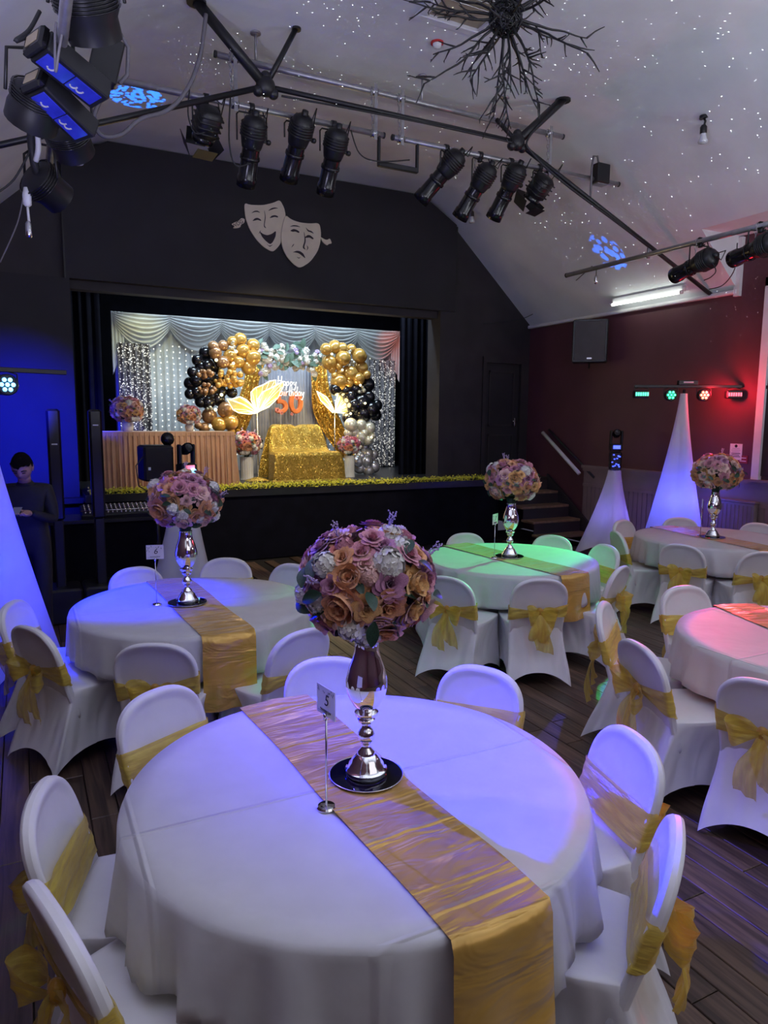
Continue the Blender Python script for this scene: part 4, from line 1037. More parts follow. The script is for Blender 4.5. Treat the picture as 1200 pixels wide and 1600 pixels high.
# gold sofa under a sequin throw
so = thing('sofa', 'small sofa draped in glittering gold sequin cloth centre stage', 'sofa', (4.0, 10.45, HS))
prof = [(-.02, .0, .61), (-.005, .25, .585), (.0, .40, .565), (.03, .445, .555), (.10, .455, .55), (.40, .45, .53), (.50, .50, .515), (.56, .70, .475), (.62, .84, .44), (.68, .875, .42), (.78, .86, .42), (.82, .7, .46), (.86, .3, .54), (.88, 0, .58)]
def sofa_fn(u, v):
    f = v*(len(prof)-1); i = min(int(f), len(prof)-2); t = f-i; y, z, hw = (prof[i][k]*(1-t)+prof[i+1][k]*t for k in range(3))
    x = (u*2-1); notch = .03*math.exp(-((x)/.12)**2)*max(0, (z-.6)/.27); e_ = max(0, abs(x)-.9)/.1
    z2 = z-notch-.05*e_*e_*(z > .3); f2 = .008*math.sin(14*x+9*v)+.006*math.sin(31*x+3*z*7)
    return (x*hw, y+f2+.02*e_*e_, max(0, z2))
sb = MB().grid(49, 60, sofa_fn)
for s_ in (-1, 1):
    sb.grid(2*len(prof), 8, lambda u, v: (lambda p: (s_*(abs(p[0])+.10*(1-p[2]/.9)*0+.02*math.sin(20*u)*v), p[1], p[2]*(1-v)))(sofa_fn(1 if s_ > 0 else 0, u)))
sb.build('sequin_throw', M['gold_sequin'], so)
hemv = MB().grid(60, 4, lambda u, v: (-.66+1.32*u, -.06-.09*v+.015*math.sin(40*u), .004+.02*(1-v)+.006*math.sin(33*u)**2)); hemv.build('trailing_hem', M['gold_sequin'], so)
tr_ = MB().grid(12, 12, lambda u, v: (-.62-.34*u, .1+.3*v, .004+.05*math.sin(PI*u)*math.sin(PI*v)+.01*math.sin(19*u+13*v)**2)); tr_.build('bunched_cloth', M['gold_sequin'], so)
# fluted pedestals with bouquets
def fluted(r, h, n=18):
    mb = MB(); K = n*4
    def fn(u, v): a = 2*PI*u; rr_ = r*(1+.05*math.cos(n*a))*(1.08 if v < .06 or v > .95 else 1); return (rr_*math.cos(a), rr_*math.sin(a), v*h)
    mb.grid(K, 12, fn, cu=True); mb.lathe([(.001, h), (r, h)], 24); return mb
M['pot'] = mat('white fluted pot', (.72, .72, .70), .4, var=.05)
for px, lb, sc in (((386, 749), 'left of the sofa', 1.0), ((546, 745), 'right of the sofa', .8)):
    p = at_z(*px, HS); t = fluted(.088*sc+.01, .36).build('pedestal_pot', M['pot']); t.location = (p.x, p.y, HS); tag(t, 'white fluted pedestal pot standing '+lb, 'pot', 'white fluted pots')
    b_ = copy_tree(BQ); put(b_, (p.x, p.y, HS+.36), 2.0+sc, 'bouquet of pink and red flowers on the pot '+lb, 'bouquets on the stage', sc*1.05)
    rr = random.Random(int(px[0]))
    for ch in b_.children:
        if ch.name.startswith('rose') and rr.random() < .6: ch.data = FM['rose', rr.choice(['red', 'coral', 'dusty'])]
        if ch.name.startswith('peony') and rr.random() < .7: ch.data = FM['peony', rr.choice(['mauve', 'dusty', 'lilac'])]
# head table with a pleated skirt
ht = thing('head_table', 'long table with pleated rose-gold satin skirt at the left of the stage', 'table', (0, 0, HS))
hx0, hx1, hy0, hy1, hz = .88, 2.62, 9.82, 10.5, .775
MB().bbox((hx0+.03, hy0+.03, hz-.03), (hx1-.03, hy1-.03, hz-.004)).build('tabletop', M['ply'], ht, smooth=False)
MB().cbox(((hx0+hx1)/2, (hy0+hy1)/2, hz), (hx1-hx0, hy1-hy0, .012), .004).bbox((hx0-.004, hy0-.004, hz-.05), (hx1+.004, hy0, hz+.004)).build('top_cloth', M['rose_satin'], ht, smooth=False)
per = [(hx0, hy1), (hx0, hy0), (hx1, hy0), (hx1, hy1)]; lens = [.68, hx1-hx0, .68]; tot = sum(lens)
def skirt(u, v):
    s_ = u*tot; i = 0
    while i < 2 and s_ > lens[i]: s_ -= lens[i]; i += 1
    (xa, ya), (xb, yb_) = per[i], per[i+1]; t = s_/lens[i]; d = Vector((xb-xa, yb_-ya)).normalized(); nrm = Vector((-d.y, d.x))*-1
    nrm = Vector((d.y, -d.x)) if i != 9 else nrm
    am = (.008+.022*v)*(math.sin(u*2*PI*46)+.4*math.sin(u*2*PI*103+2)); fl = .05*v
    return (xa+(xb-xa)*t+nrm.x*(am+fl), ya+(yb_-ya)*t+nrm.y*(am+fl), hz-.005-v*(hz-.012))
MB().grid(700, 6, skirt).build('skirt', M['rose_satin'], ht)
for x, y in ((hx0+.1, hy0+.1), (hx1-.1, hy0+.1), (hx0+.1, hy1-.1), (hx1-.1, hy1-.1)): MB().tube([(x, y, hz-.03), (x, y, 0)], .014, 8).build('leg', M['black'], ht)
for px, lb, sc in (((200, 672), 'left end', 1.0), ((296, 675), 'middle', .78)):
    p = at_y(*px, 10.15); zt = HS+hz+.007
    t = MB().lathe([(.001, 0), (.06*sc, 0), (.075*sc, .05), (.07*sc, .11*sc), (.045*sc, .13*sc), (.05*sc, .15*sc), (.04*sc, .15*sc), (.001, .1*sc)], 24).build('flower_vase', M['pot']); t.location = (p.x, p.y, zt); tag(t, 'small white vase on the %s of the head table' % lb, 'vase', 'white vases on the head table')
    b_ = copy_tree(BQ); put(b_, (p.x, p.y, zt+.1*sc), 1.0+3*sc, 'lilac-tinted bouquet at the %s of the head table' % lb, 'bouquets on the stage', sc*.95)
# yellow flower trim along the stage edge
M['yellow_petal'] = mat('yellow green petals', (.92, .84, .08), .6, var=.35, vscale=30)
gt = thing('stage_edge_garland', 'yellow flower trim running along the front edge of the stage', 'garland', (0, 0, HS)); rr = random.Random(12); g_ = MB()
for k in range(5200):
    x = rr.uniform(.70, SX1-.05); c = Vector((x, YF+.03+rr.gauss(0, .025), .035+rr.gauss(0, .022))); d = Vector((rr.uniform(-1, 1), rr.uniform(-1, .2), rr.uniform(-.3, 1))).normalized(); e_ = d.orthogonal().normalized(); l = rr.uniform(.02, .036)
    c.z = max(c.z, .004); g_._add([c, c+d*l*.5+e_*l*.4, c+d*l, c+d*l*.5-e_*l*.4], [(0, 1, 2, 3)])
tag(g_.build('petals', M['yellow_petal'], gt, smooth=False), kind='stuff')
MB().tube([(.7, YF+.035, .02), (SX1-.05, YF+.035, .02)], .018, 6).build('garland_cord', M['leaf'], gt)
# comedy and tragedy masks on the fascia
M['mask'] = mat('cream painted plywood mask', (.78, .68, .52), .55, var=.06); M['mask_line'] = mat('dark cut line', (.03, .02, .03), .7, var=0)
YM = 10.165
def mpx(pts): return [at_y(280+x/3, 60+y/3, YM) for x, y in pts]
def smooth_poly(pts, it=2):
    for _ in range(it):
        q = []
        for i in range(len(pts)):
            a, b2 = Vector(pts[i]), Vector(pts[(i+1) % len(pts)]); q += [tuple(a*.8+b2*.2), tuple(a*.2+b2*.8)]
        pts = q
    return pts
mk = thing('theatre_masks', 'cream comedy and tragedy masks mounted on the black fascia', 'wall masks')
def mask_part(name, pts, y_off, matl=None, parent=None, th=.02, sm=2):
    P = [p+Vector((0, -y_off, 0)) for p in mpx(smooth_poly(pts, sm))]; return MB().plate(P[::-1], (0, -th, 0)).build(name, matl or M['mask'], parent or mk, smooth=False)
com = mask_part('comedy_mask', [(303,772),(330,782),(390,784),(440,772),(470,758),(490,795),(498,835),(484,880),(476,930),(474,962),(456,986),(436,1002),(395,980),(360,945),(328,895),(308,840)], 0)
tra = mask_part('tragedy_mask', [(494,830),(520,852),(560,866),(605,871),(652,868),(660,910),(658,955),(645,1000),(610,1050),(562,1080),(530,1060),(500,1025),(480,985),(473,935),(480,880)], .022)
rib = mask_part('ribbon', [(243,872),(262,862),(276,858),(290,843),(306,848),(304,866),(290,872),(284,888),(252,892),(256,880)], 0, sm=1)
mask_part('ribbon', [(658,930),(680,944),(692,946),(704,938),(714,962),(700,964),(692,972),(672,958)], 0, sm=1)
L1, L2 = .0205, .0425
def feat(pts, y_off, parent, sm=2): mask_part('cut_out', pts, y_off, M['mask_line'], parent, .002, sm)
for pts in ([(374,905),(390,918),(410,925),(432,918),(452,902),(450,930),(436,958),(424,967),(402,950),(385,930)], [(334,822),(350,810),(366,809),(380,820),(364,815),(350,816)], [(412,812),(430,797),(448,794),(464,798),(446,800),(430,805)], [(340,858),(352,845),(366,842),(382,852),(382,858),(366,852),(352,856)], [(420,845),(432,832),(448,830),(462,836),(460,842),(446,838),(432,842)], [(396,800),(400,840),(393,885),(408,893),(397,880),(404,840)], [(405,962),(420,975),(440,966),(422,980)], [(370,920),(376,905),(382,900),(376,912)]): feat(pts, L1, com)
for pts in ([(526,1006),(545,998),(562,1000),(578,1012),(588,1036),(572,1022),(556,1010),(540,1006)], [(512,886),(530,878),(548,880),(566,888),(545,885),(530,884)], [(586,886),(600,902),(616,906),(628,920),(612,912),(598,908)], [(514,905),(530,896),(546,900),(560,910),(556,916),(540,908),(528,910)], [(582,938),(596,924),(610,926),(626,940),(622,946),(606,936),(594,938)], [(578,900),(584,950),(572,985),(590,995),(580,982),(590,950)], [(520,985),(528,970),(535,965),(530,975)], [(590,1000),(597,985),(592,970),(602,985)], [(545,1025),(556,1032),(566,1026),(556,1036)]): feat(pts, L2, tra)
me = text_mesh('WDG', .07, .001, name='lettering'); me.materials.append(M['mask_line']); q = at_y(280+272/3, 60+871/3, YM); link('lettering', me, rib, q+Vector((0, -.0215, 0)), (PI/2, -.55, 0))
# ------------------------------------------------------------------ overhead rigging
YP, ZA, ZBP, YT = 6.8, 5.215, 4.825, 6.55
def at_slope(px, py, off=0):
    d = _ray(px, py); # plane z = ZC-(x-XC1)*slope
    t = (ZC+XC1*slope-off-CAM_H)/(d.z+d.x*slope); return CAM+d*t
def rod(mb, a, b2, r, n=8): return mb.tube([a, b2], r, n)
# tie-rod truss painted black
tr = thing('roof_truss', 'black tubular roof truss with knuckle joints below the white ceiling', 'roof truss', (0, 0, 0))
N1, N2 = at_y(415, 135, YT), at_y(808, 222, YT)
Lw, Rw = Vector((XL+.0, YT, 3.62)), at_y(1085, 440, YT); Rw = Vector((XR-.0, YT, N2.z+(Rw.z-N2.z)*(XR-N2.x)/(Rw.x-N2.x)))
for a, b2, r in ((N1, N2, .024), (N1, Lw, .026), (N2, Rw, .026)): MB().tube([a, b2], r, 8).build('tie_rod', M['black'], tr)
for a, q, r in ((N1, (320, 18), .047), (N1, (457, 55), .024), (N2, (875, 160), .047)):
    e_ = at_y(*q, YT); d = (e_-a); e2 = a+d*((ZC-a.z)/d.z); MB().tube([a, e2], r, 8).build('strut', M['black'], tr); MB().lathe([(.001, -.02), (r*1.8, -.02), (r*1.8, 0), (.001, 0)], 12, e2).build('ceiling_plate', M['black'], tr, sharp=40)
for N_ in (N1, N2): MB().sphere(N_, .09, 14, 10, (1, .8, 1)).sphere(N_+Vector((.07, 0, -.05)), .05, 10, 8).sphere(N_+Vector((-.07, 0, -.05)), .05, 10, 8).sphere(N_+Vector((0, 0, .08)), .05, 10, 8).build('knuckle', M['black'], tr)
MB().tube([N2, Vector((at_y(795, 188, YT).x, YT+.22, ZA))], .024, 8).build('strut', M['black'], tr)
# scaffold pipes
def pipe(label, a, b2, r=.028):
    t = thing('lighting_bar', label, 'pipe', (0, 0, 0), 0, 'lighting bars')
    MB().tube([a, b2], r, 12).build('tube', M['steel'], t); d = (Vector(b2)-Vector(a)).normalized()
    for e_, s_ in ((a, -1), (b2, 1)): e_ = Vector(e_); MB().tube([e_-d*.03*s_*0, e_+d*.02*s_], r*1.08, 12).build('end_cap', M['rubber'] if r > .025 else M['steel'], t)
    return t
A0, A1 = at_y(338, 82, YP), at_y(878, 215, YP); B0, B1 = at_y(180, 125, YP), at_y(598, 210, YP); B2_, B3 = at_y(615, 213, YP), at_y(965, 285, YP)
pA = pipe('upper steel pipe hung just below the white ceiling', (A0.x, YP, ZA), (A1.x, YP, ZA))
pB = pipe('left lower steel pipe carrying four black stage lanterns', (B0.x, YP, ZBP), (B1.x, YP, ZBP))
pC = pipe('right lower steel pipe carrying four tilted stage lanterns', (B2_.x, YP, ZBP), (B3.x, YP, ZBP))
def chain(mb, a, b2, r=.0045, link_=.05):
    a, b2 = Vector(a), Vector(b2); n = max(2, int((b2-a).length/(link_*.72))); d = (b2-a)/n
    for i in range(n):
        c = a+d*(i+.5); ax = d.normalized(); s_ = ax.orthogonal().normalized() if i % 2 else ax.cross(ax.orthogonal()).normalized()
        mb.tube([c+ax*(link_*.5*math.cos(t*PI/4))+s_*(link_*.26*math.sin(t*PI/4)) for t in range(8)], r, 4, closed=True)
for px, py, par in ((366, 90, pB), (585, 150, pB), (627, 160, pC), (858, 215, pC)):
    x = at_y(px, py, YP).x; h = thing('pipe_hanger', 'chain and steel strap hanger joining the pipes, %s' % {366: 'leftmost', 585: 'second from left', 627: 'third from left', 858: 'rightmost'}[px], 'hanger', (x, YP, 0), 0, 'pipe hangers')
    MB().box((0, -.035, (ZA+ZBP)/2), (.035, .006, ZA-ZBP+.14)).build('strap', M['steel'], h, smooth=False)
    cm = MB(); chain(cm, (-.05, -.04, ZA+.02), (-.035, -.04, ZBP-.02)); tag(cm.build('chain', M['steel'], h), kind='stuff')
    for z in (ZA, ZBP): MB().tube([(-.03, 0, z), (.03, 0, z)], .04, 10).build('clamp', M['silver'], h)
for px, py in ((452, 150), (755, 125+60)):
    pass
# ceiling brackets holding the upper pipe
for px in (400, 660, 790):
    x = at_y(px, 110, YP).x
    if A0.x < x < A1.x: o = MB().tube([(x, YP, ZA+.02), (x, YP, ZC)], .012, 6).lathe([(.001, ZC-.012), (.05, ZC-.012), (.05, ZC), (.001, ZC)], 12, (x, YP, 0)).build('ceiling_bracket', M['steel']); tag(o, 'steel drop rod holding the upper pipe, %s' % {400: 'left', 660: 'middle', 790: 'right'}[px], 'bracket', 'pipe drop rods')
# --- lantern family
M['lens'] = mat('lens glass', (.3, .32, .4), .05, metal=.3, var=0)
def prof_body():
    h = MB().lathe([(.001, .235), (.05, .232), (.092, .205), (.112, .15), (.114, .06), (.098, -.02), (.09, -.05), (.001, -.05)], 20)
    for k in range(5): h.lathe([(.115, .05+k*.025), (.122, .055+k*.025), (.122, .062+k*.025), (.115, .067+k*.025)], 20)
    h.lathe([(.001, .275), (.03, .272), (.034, .235)], 10)
    t = MB().lathe([(.082, -.04), (.084, -.30), (.092, -.31), (.094, -.40), (.087, -.40), (.085, -.37), (.001, -.365)], 20)
    t.lathe([(.088, -.12), (.094, -.125), (.094, -.15), (.088, -.155)], 20)
    k = MB().tube([(.09, 0, .02), (.145, 0, .02)], .012, 8).sphere((.155, 0, .02), .026, 8, 6)
    return h, t, k
PB = [q.mesh(n, M['black_gloss' if n == 'lens_tube' else 'black']) for q, n in zip(prof_body(), ('lamp_house', 'lens_tube', 'tilt_knob'))]
def fres_body():
    h = MB().cbox((0, 0, .02), (.2, .2, .26), .03); 
    for k in range(4): h.box((0, 0, -.05+k*.05), (.212, .212, .012))
    t = MB().lathe([(.09, -.10), (.1, -.12), (.1, -.15), (.085, -.15), (.001, -.14)], 20)
    d = []
    for a in range(4):
        r = Matrix.Rotation(a*PI/2, 3, 'Z') @ Matrix.Rotation(-.5, 3, 'X'); c = Matrix.Rotation(a*PI/2, 3, 'Z') @ Vector((0, .15, -.205))
        d.append(MB().box(c, (.19, .004, .14), r))
    return h, t, d
_h, _t, _d = fres_body(); FBh, FBt = _h.mesh('lamp_house', M['black']), _t.mesh('lens_ring', M['black_gloss']); FBd = [q.mesh('barn_door', M['black'], smooth=False) for q in _d]
def yoke_mesh(w_, drop):
    return MB().tube([(-w_, 0, -drop), (-w_, 0, -.075), (-w_+.02, 0, -.05), (w_-.02, 0, -.05), (w_, 0, -.075), (w_, 0, -drop)], .008, 6)
clamp_me = MB().tube([(-.022, 0, 0), (.022, 0, 0)], .042, 10).cbox((0, 0, -.045), (.04, .05, .05), .006).tube([(0, 0, -.05), (0, -.06, -.05)], .007, 6).mesh('clamp', M['black'])
def lantern(kind, label, hang, aim, drop=.24, sc=1.0, cable=None):
    t = thing('stage_lantern', label, 'stage light', hang, 0, 'black stage lanterns'); hang = Vector(hang)
    c = link('clamp', clamp_me, t); w_ = .14 if kind == 'profile' else .13
    d = Vector(aim)-hang-Vector((0, 0, -drop)); pan = math.atan2(d.y, d.x)-PI/2
    y_ = yoke_mesh(w_, drop).build('yoke', M['black'], t); y_.rotation_euler = (0, 0, pan)
    q = (-d).normalized().to_track_quat('Z', 'Y')
    # keep the pivot axis level
    zax = (-d).normalized(); xax = Vector((math.cos(pan), math.sin(pan), 0)); yax = zax.cross(xax); R = Matrix((xax, yax, zax)).transposed()
    def add(n, me, par=t):
        o = link(n, me, par); 
        if par is t: o.location = (0, 0, -drop); o.rotation_mode = 'QUATERNION'; o.rotation_quaternion = R.to_quaternion()
        return o
    if kind == 'profile':
        add('lamp_house', PB[0]); add('lens_tube', PB[1]); add('tilt_knob', PB[2])
    else:
        add('lamp_house', FBh); lr = add('lens_ring', FBt)
        for q2 in FBd: add('barn_door', q2, lr)
    cb_ = MB(); s_ = (R @ Vector((0, 0, .24)))+Vector((0, 0, -drop)); cb_.tube([s_, s_+Vector((.06, -.03, -.05)), s_+Vector((.1, -.05, .05)), Vector((.12, -.04, -.15)), Vector((.10, 0, .03))], .006, 5); cb_.build('power_cable', M['rubber'], t)
    sc_ = MB(); chain(sc_, (-.06, 0, .02), (-.05, .02, -drop+.1), .004, .045); tag(sc_.build('safety_chain', M['steel'], t), kind='stuff')
    return t
LT = [('fresnel', (322, 160), (1.0, 10.5, 1.2), 'square black lantern with open barn doors at the left end of the pipe', .22), ('profile', (393, 172), (2.1, 9.3, 1.2), 'long black profile lantern pointing down, second on the left pipe', .3), ('profile', (466, 186), (2.4, 10.0, 1.2), 'black profile lantern without visible yoke arms, third on the left pipe', .2), ('profile', (521, 196), (2.95, 9.6, 1.0), 'black profile lantern at the right end of the left pipe', .26),
      ('profile', (697, 232), (2.6, 9.0, 2.2), 'black profile lantern tilted far left, first on the right pipe', .22), ('profile', (750, 243), (3.6, 9.4, 1.3), 'black profile lantern with tall yoke, second on the right pipe', .3), ('profile', (798, 252), (4.6, 9.6, 1.2), 'black profile lantern with bright metal edge, third on the right pipe', .24), ('fresnel', (843, 262), (4.4, 9.8, 1.4), 'small black lantern with barn doors at the right end of the pipes', .22)]
for kd, px, aim, lb, dr in LT:
    x = at_y(*px, YP).x; lantern(kd, lb, (x, YP, ZBP), aim, dr)
# empty yoke bracket between the pipes
xa, xb = at_y(592, 215, YP).x, at_y(652, 225, YP).x
eb = thing('empty_yoke', 'empty black yoke bracket hanging between the two lower pipes', 'bracket', (0, 0, 0))
for x in (xa, xb): MB().cbox((x, YP, ZBP-.14), (.025, .04, .28), .004).build('arm', M['black'], eb, smooth=False)
MB().cbox(((xa+xb)/2, YP, ZBP-.28), (xb-xa+.02, .05, .05), .006).build('crossbar', M['black'], eb, smooth=False)
# dimmer box at the right end of the bar
x = at_y(936, 268, YP).x
bx_ = thing('dimmer_box', 'small black box with cable loop at the right end of the pipe', 'electrical box', (x, YP, ZBP))
MB().cbox((0, -.03, .06), (.19, .12, .22), .008).build('case', M['black'], bx_, smooth=False)
MB().box((0, -.02, -.055), (.16, .1, .012)).build('foot_plate', M['steel'], bx_, smooth=False)
MB().tube([(-.06, -.05, .17), (-.09, -.06, .24), (-.15, -.06, .23), (-.17, -.06, .1), (-.16, -.05, -.1), (-.15, -.04, -.25)], .013, 6).build('cable', M['grey_cable'], bx_)
# cables slung along the truss
def cable(label, pts, r=.01, m_='rubber'):
    P = [Vector(p) for p in pts]; n = len(P); out = []
    for i in range(n-1):
        a, b2, c2, d2 = P[max(i-1, 0)], P[i], P[i+1], P[min(i+2, n-1)]
        for k in range(6): t = k/6; out.append(.5*((2*b2)+(c2-a)*t+(2*a-5*b2+4*c2-d2)*t*t+(3*b2-a-3*c2+d2)*t**3))
    out.append(P[-1]); o = MB().tube(out, r, 6).build('cable', M[m_]); return tag(o, label, 'cable', 'cables')
cable('grey cable looping down from the ceiling strut at upper left', [at_y(322, 22, YT-.05), at_y(312, 90, YT-.05), at_y(292, 140, YT-.05), at_y(262, 172, YT-.05), at_y(220, 186, YT-.05), at_y(190, 210, YT-.05), at_y(160, 212, YT-.05), at_y(146, 185, YT-.05), at_y(165, 140, YT-.1)], .018, 'grey_cable')
cable('black cable sagging along the middle tie rod', [at_y(440, 150, YT-.03), at_y(560, 172, YT-.03), at_y(700, 200, YT-.03), at_y(805, 224, YT-.03)], .010)
cable('black cable running down the right tie rod', [at_y(872, 165, YT-.06), at_y(826, 215, YT-.06), at_y(832, 240, YT-.06), at_y(880, 285, YT-.06), at_y(960, 345, YT-.06), at_y(1060, 420, YT-.06)], .013)
cable('thin black lead from the left pipe to the second lantern', [at_y(360, 150, YP-.05), at_y(358, 220, YP-.05), at_y(368, 258, YP-.05), at_y(392, 255, YP-.05)], .007)
cable('thin black lead looping to the first left lantern', [at_y(296, 140, YP-.05), at_y(294, 180, YP-.05), at_y(305, 208, YP-.05), at_y(325, 205, YP-.05)], .006)
cable('black lead with inline connector between the pipes', [at_y(548, 203, YP-.05), at_y(562, 240, YP-.05), at_y(590, 252, YP-.05), at_y(640, 250, YP-.05)], .007)
# twig chandelier
cc = at_y(790, 28, 4.75); rr = random.Random(17)
ch = thing('twig_chandelier', 'large black twig ball chandelier hanging near the top of the picture', 'chandelier', cc)
core = MB()
for k in range(46):
    ax = Vector((rr.gauss(0, 1), rr.gauss(0, 1), rr.gauss(0, 1))).normalized(); u_ = ax.orthogonal().normalized(); v_ = ax.cross(u_); R_ = .125*rr.uniform(.85, 1.05)
    core.tube([(u_*math.cos(t*PI/8)+v_*math.sin(t*PI/8))*R_+ax*rr.uniform(-.03, .03) for t in range(16)], .0035, 4, closed=True)
core.sphere((0, 0, 0), .085, 12, 8); core.build('wire_ball', M['black_gloss'], ch)
for k in range(34):
    z = 1-(k+.5)/34*2; a = k*2.39996+.5; q = math.sqrt(1-z*z); d = Vector((q*math.cos(a), q*math.sin(a), z*.95))
    d = (d+Vector((rr.gauss(0, .12), rr.gauss(0, .12), rr.gauss(0, .1)))).normalized(); L_ = rr.uniform(.48, .72)
    tw = MB()
    def branch(p, d, L_, r, lvl):
        pts = [p]; n = max(4, int(L_/.045)); dd = d.copy()
        for i in range(n):
            dd = (dd+Vector((rr.gauss(0, .07), rr.gauss(0, .07), rr.gauss(0, .07)))).normalized(); pts.append(pts[-1]+dd*(L_/n))
            if lvl < 2 and i > 1 and rr.random() < (.5 if lvl == 0 else .25):
                s_ = dd.orthogonal().normalized(); s_.rotate(Matrix.Rotation(rr.uniform(0, 6.28), 3, dd)); branch(pts[-1], (dd*.8+s_*.75).normalized(), L_*rr.uniform(.12, .34), r*.7, lvl+1)
        tw.tube(pts, [r*(1-.6*i/n) for i in range(n+1)], 5)
    branch(d*.1, d, L_, .0115, 0); tw.build('twig', M['black'], ch)
MB().tube([(0, 0, .08), (0, 0, ZC-cc.z)], .008, 6).build('hanging_rod', M['black'], ch)
# ceiling vent, smoke detector, small spot lamps
va_, vb_ = at_z(645, 24, ZC), at_z(752, 52, ZC); vw = (vb_.x-va_.x); vy = (va_.y+vb_.y)/2
vt = thing('ceiling_vent', 'square white ceiling vent half hidden behind the twig chandelier', 'vent', ((va_.x+vb_.x)/2, vy-vw/2, ZC))
for (x, y, sx_, sy_) in ((0, vw/2-.04, vw, .08), (0, -vw/2+.04, vw, .08), (vw/2-.04, 0, .08, vw-.16), (-vw/2+.04, 0, .08, vw-.16)): MB().cbox((x, y, -.02), (sx_, sy_, .04), .008).build('frame_rail', M['white_paint'], vt, smooth=False)
MB().box((0, 0, -.004), (vw-.16, vw-.16, .006)).build('recess', mat('yellowed recess', (.42, .36, .26), .7), vt, smooth=False)
for k in range(5): MB().box((0, -.02-.05*k, -.022), (vw-.17, .038, .005), Matrix.Rotation(.5, 3, 'X')).build('louvre', M['steel'], vt, smooth=False)
p = at_z(683, 66, ZC); sd = thing('smoke_detector', 'small red and white detector on the ceiling left of the chandelier', 'detector', p)
MB().lathe([(.001, -.015), (.06, -.015), (.06, 0), (.001, 0)], 20).build('base', mat('red plastic', (.55, .03, .03), .4), sd, sharp=40); MB().lathe([(.001, -.055), (.03, -.05), (.042, -.03), (.042, -.015)], 16).build('dome', M['white_paint'], sd)
M['reflector'] = mat('frosted reflector bulb', (.75, .76, .8), .15, metal=.3, var=0)
for mount, bulb, lb in (((1100, 184), (1087, 216), 'small black spot lamp on the ceiling slope at upper right'), ((737, 322), (741, 346), 'small spot lamp on the ceiling slope below the tilted lanterns')):
    p = at_slope(*mount, .0); d = at_slope(*bulb, 0); s_ = thing('spot_lamp', lb, 'spot lamp', p, 0, 'small ceiling spot lamps')
    dirv = (d-p); dirv = Vector((dirv.x*.3, dirv.y*.3-.05, -1)).normalized(); L_ = .2; q = dirv.to_track_quat('Z', 'Y').to_matrix()
    MB().lathe([(.001, -.01), (.045, -.01), (.045, .02), (.001, .02)], 14).build('mount', M['black'], s_, sharp=40)
    MB().tube([(0, 0, 0), (0, -.02, -.04), dirv*.1], .012, 6).lathe([(.022, 0), (.034, .02), (.034, .08), (.03, .085)], 14, dirv*.07, q).build('holder', M['black'], s_)
    MB().lathe([(.028, .0), (.03, .04), (.05, .085), (.045, .10), (.001, .105)], 18, dirv*.145, q).build('bulb', M['reflector'], s_)
# right-hand side bar with lanterns
PX, PZ = 6.9, 3.99
rb = pipe('steel pipe running along the right slope above the fluorescent light', (PX, 8.0, PZ), (PX, 3.6, PZ), .03)
MB().tube([(PX, YT, PZ+.12), (PX, YT, PZ-.05)], .02, 8).build('clamp', M['steel'], rb)
q = at_x(1094, 388, PX); ln = lantern('profile', 'black round lantern hanging from the right-hand pipe beside the fluorescent light', (PX, q.y, PZ), (PX+.45, q.y+3.0, PZ-.75), .24)
q2 = at_x(1188, 368, PX); lantern('profile', 'dark lantern at the right edge hanging from the right-hand pipe', (PX, q2.y, PZ), (PX+.6, q2.y+2.2, PZ-.4), .22)
q = at_x(932, 420, PX); dp = thing('hanging_connector', 'small metal cable connector dangling from the left end of the right-hand pipe', 'connector', (PX, q.y, PZ))
MB().tube([(0, 0, 0), (0, 0, -.1)], .006, 5).build('lead', M['rubber'], dp); MB().lathe([(.001, -.1), (.018, -.1), (.024, -.13), (.024, -.19), (.012, -.21), (.001, -.21)], 12).build('plug', M['silver'], dp)
cable('thin wire from the right-hand pipe down to the dark stage wall', [at_x(925, 416, PX), at_y(880, 455, 9.4), at_y(822, 496, 10.1), at_y(755, 506, 10.25)], .006)
cable('loose wires around the right-hand lantern', [at_x(1100, 392, PX-.05), at_x(1118, 420, PX-.05), at_x(1112, 432, PX-.05), at_x(1100, 438, PX-.05)], .006)
cable('black wire curving beside the white conduit at right', [at_x(1152, 380, PX), at_x(1148, 420, PX+.3), at_x(1130, 445, PX+.6), at_x(1108, 452, PX+.4)], .006)
fl = thing('fluorescent_light', 'lit fluorescent tube on the right slope above the maroon wall', 'fluorescent light', (0, 0, 0))
fy0, fy1 = at_x(960, 475, 7.93).y, at_x(1072, 455, 7.93).y
fz = ZC-(7.93-XC1)*slope-.05
MB().bbox((7.89, fy1, fz-.02), (7.97, fy0, fz+.045)).build('batten', M['white_paint'], fl, smooth=False)
MB().tube([(7.86, fy1+.03, fz-.05), (7.86, fy0-.03, fz-.05)], .02, 10).build('tube', glow('fluorescent tube', (.93, 1, .88), 6, True), fl)
for y in (fy1+.015, fy0-.015): MB().tube([(7.86, y-.015, fz-.05), (7.86, y+.015, fz-.05)], .026, 10).box((7.9, y, fz), (.05, .03, .07)).build('tube_holder', M['white_paint'], fl)
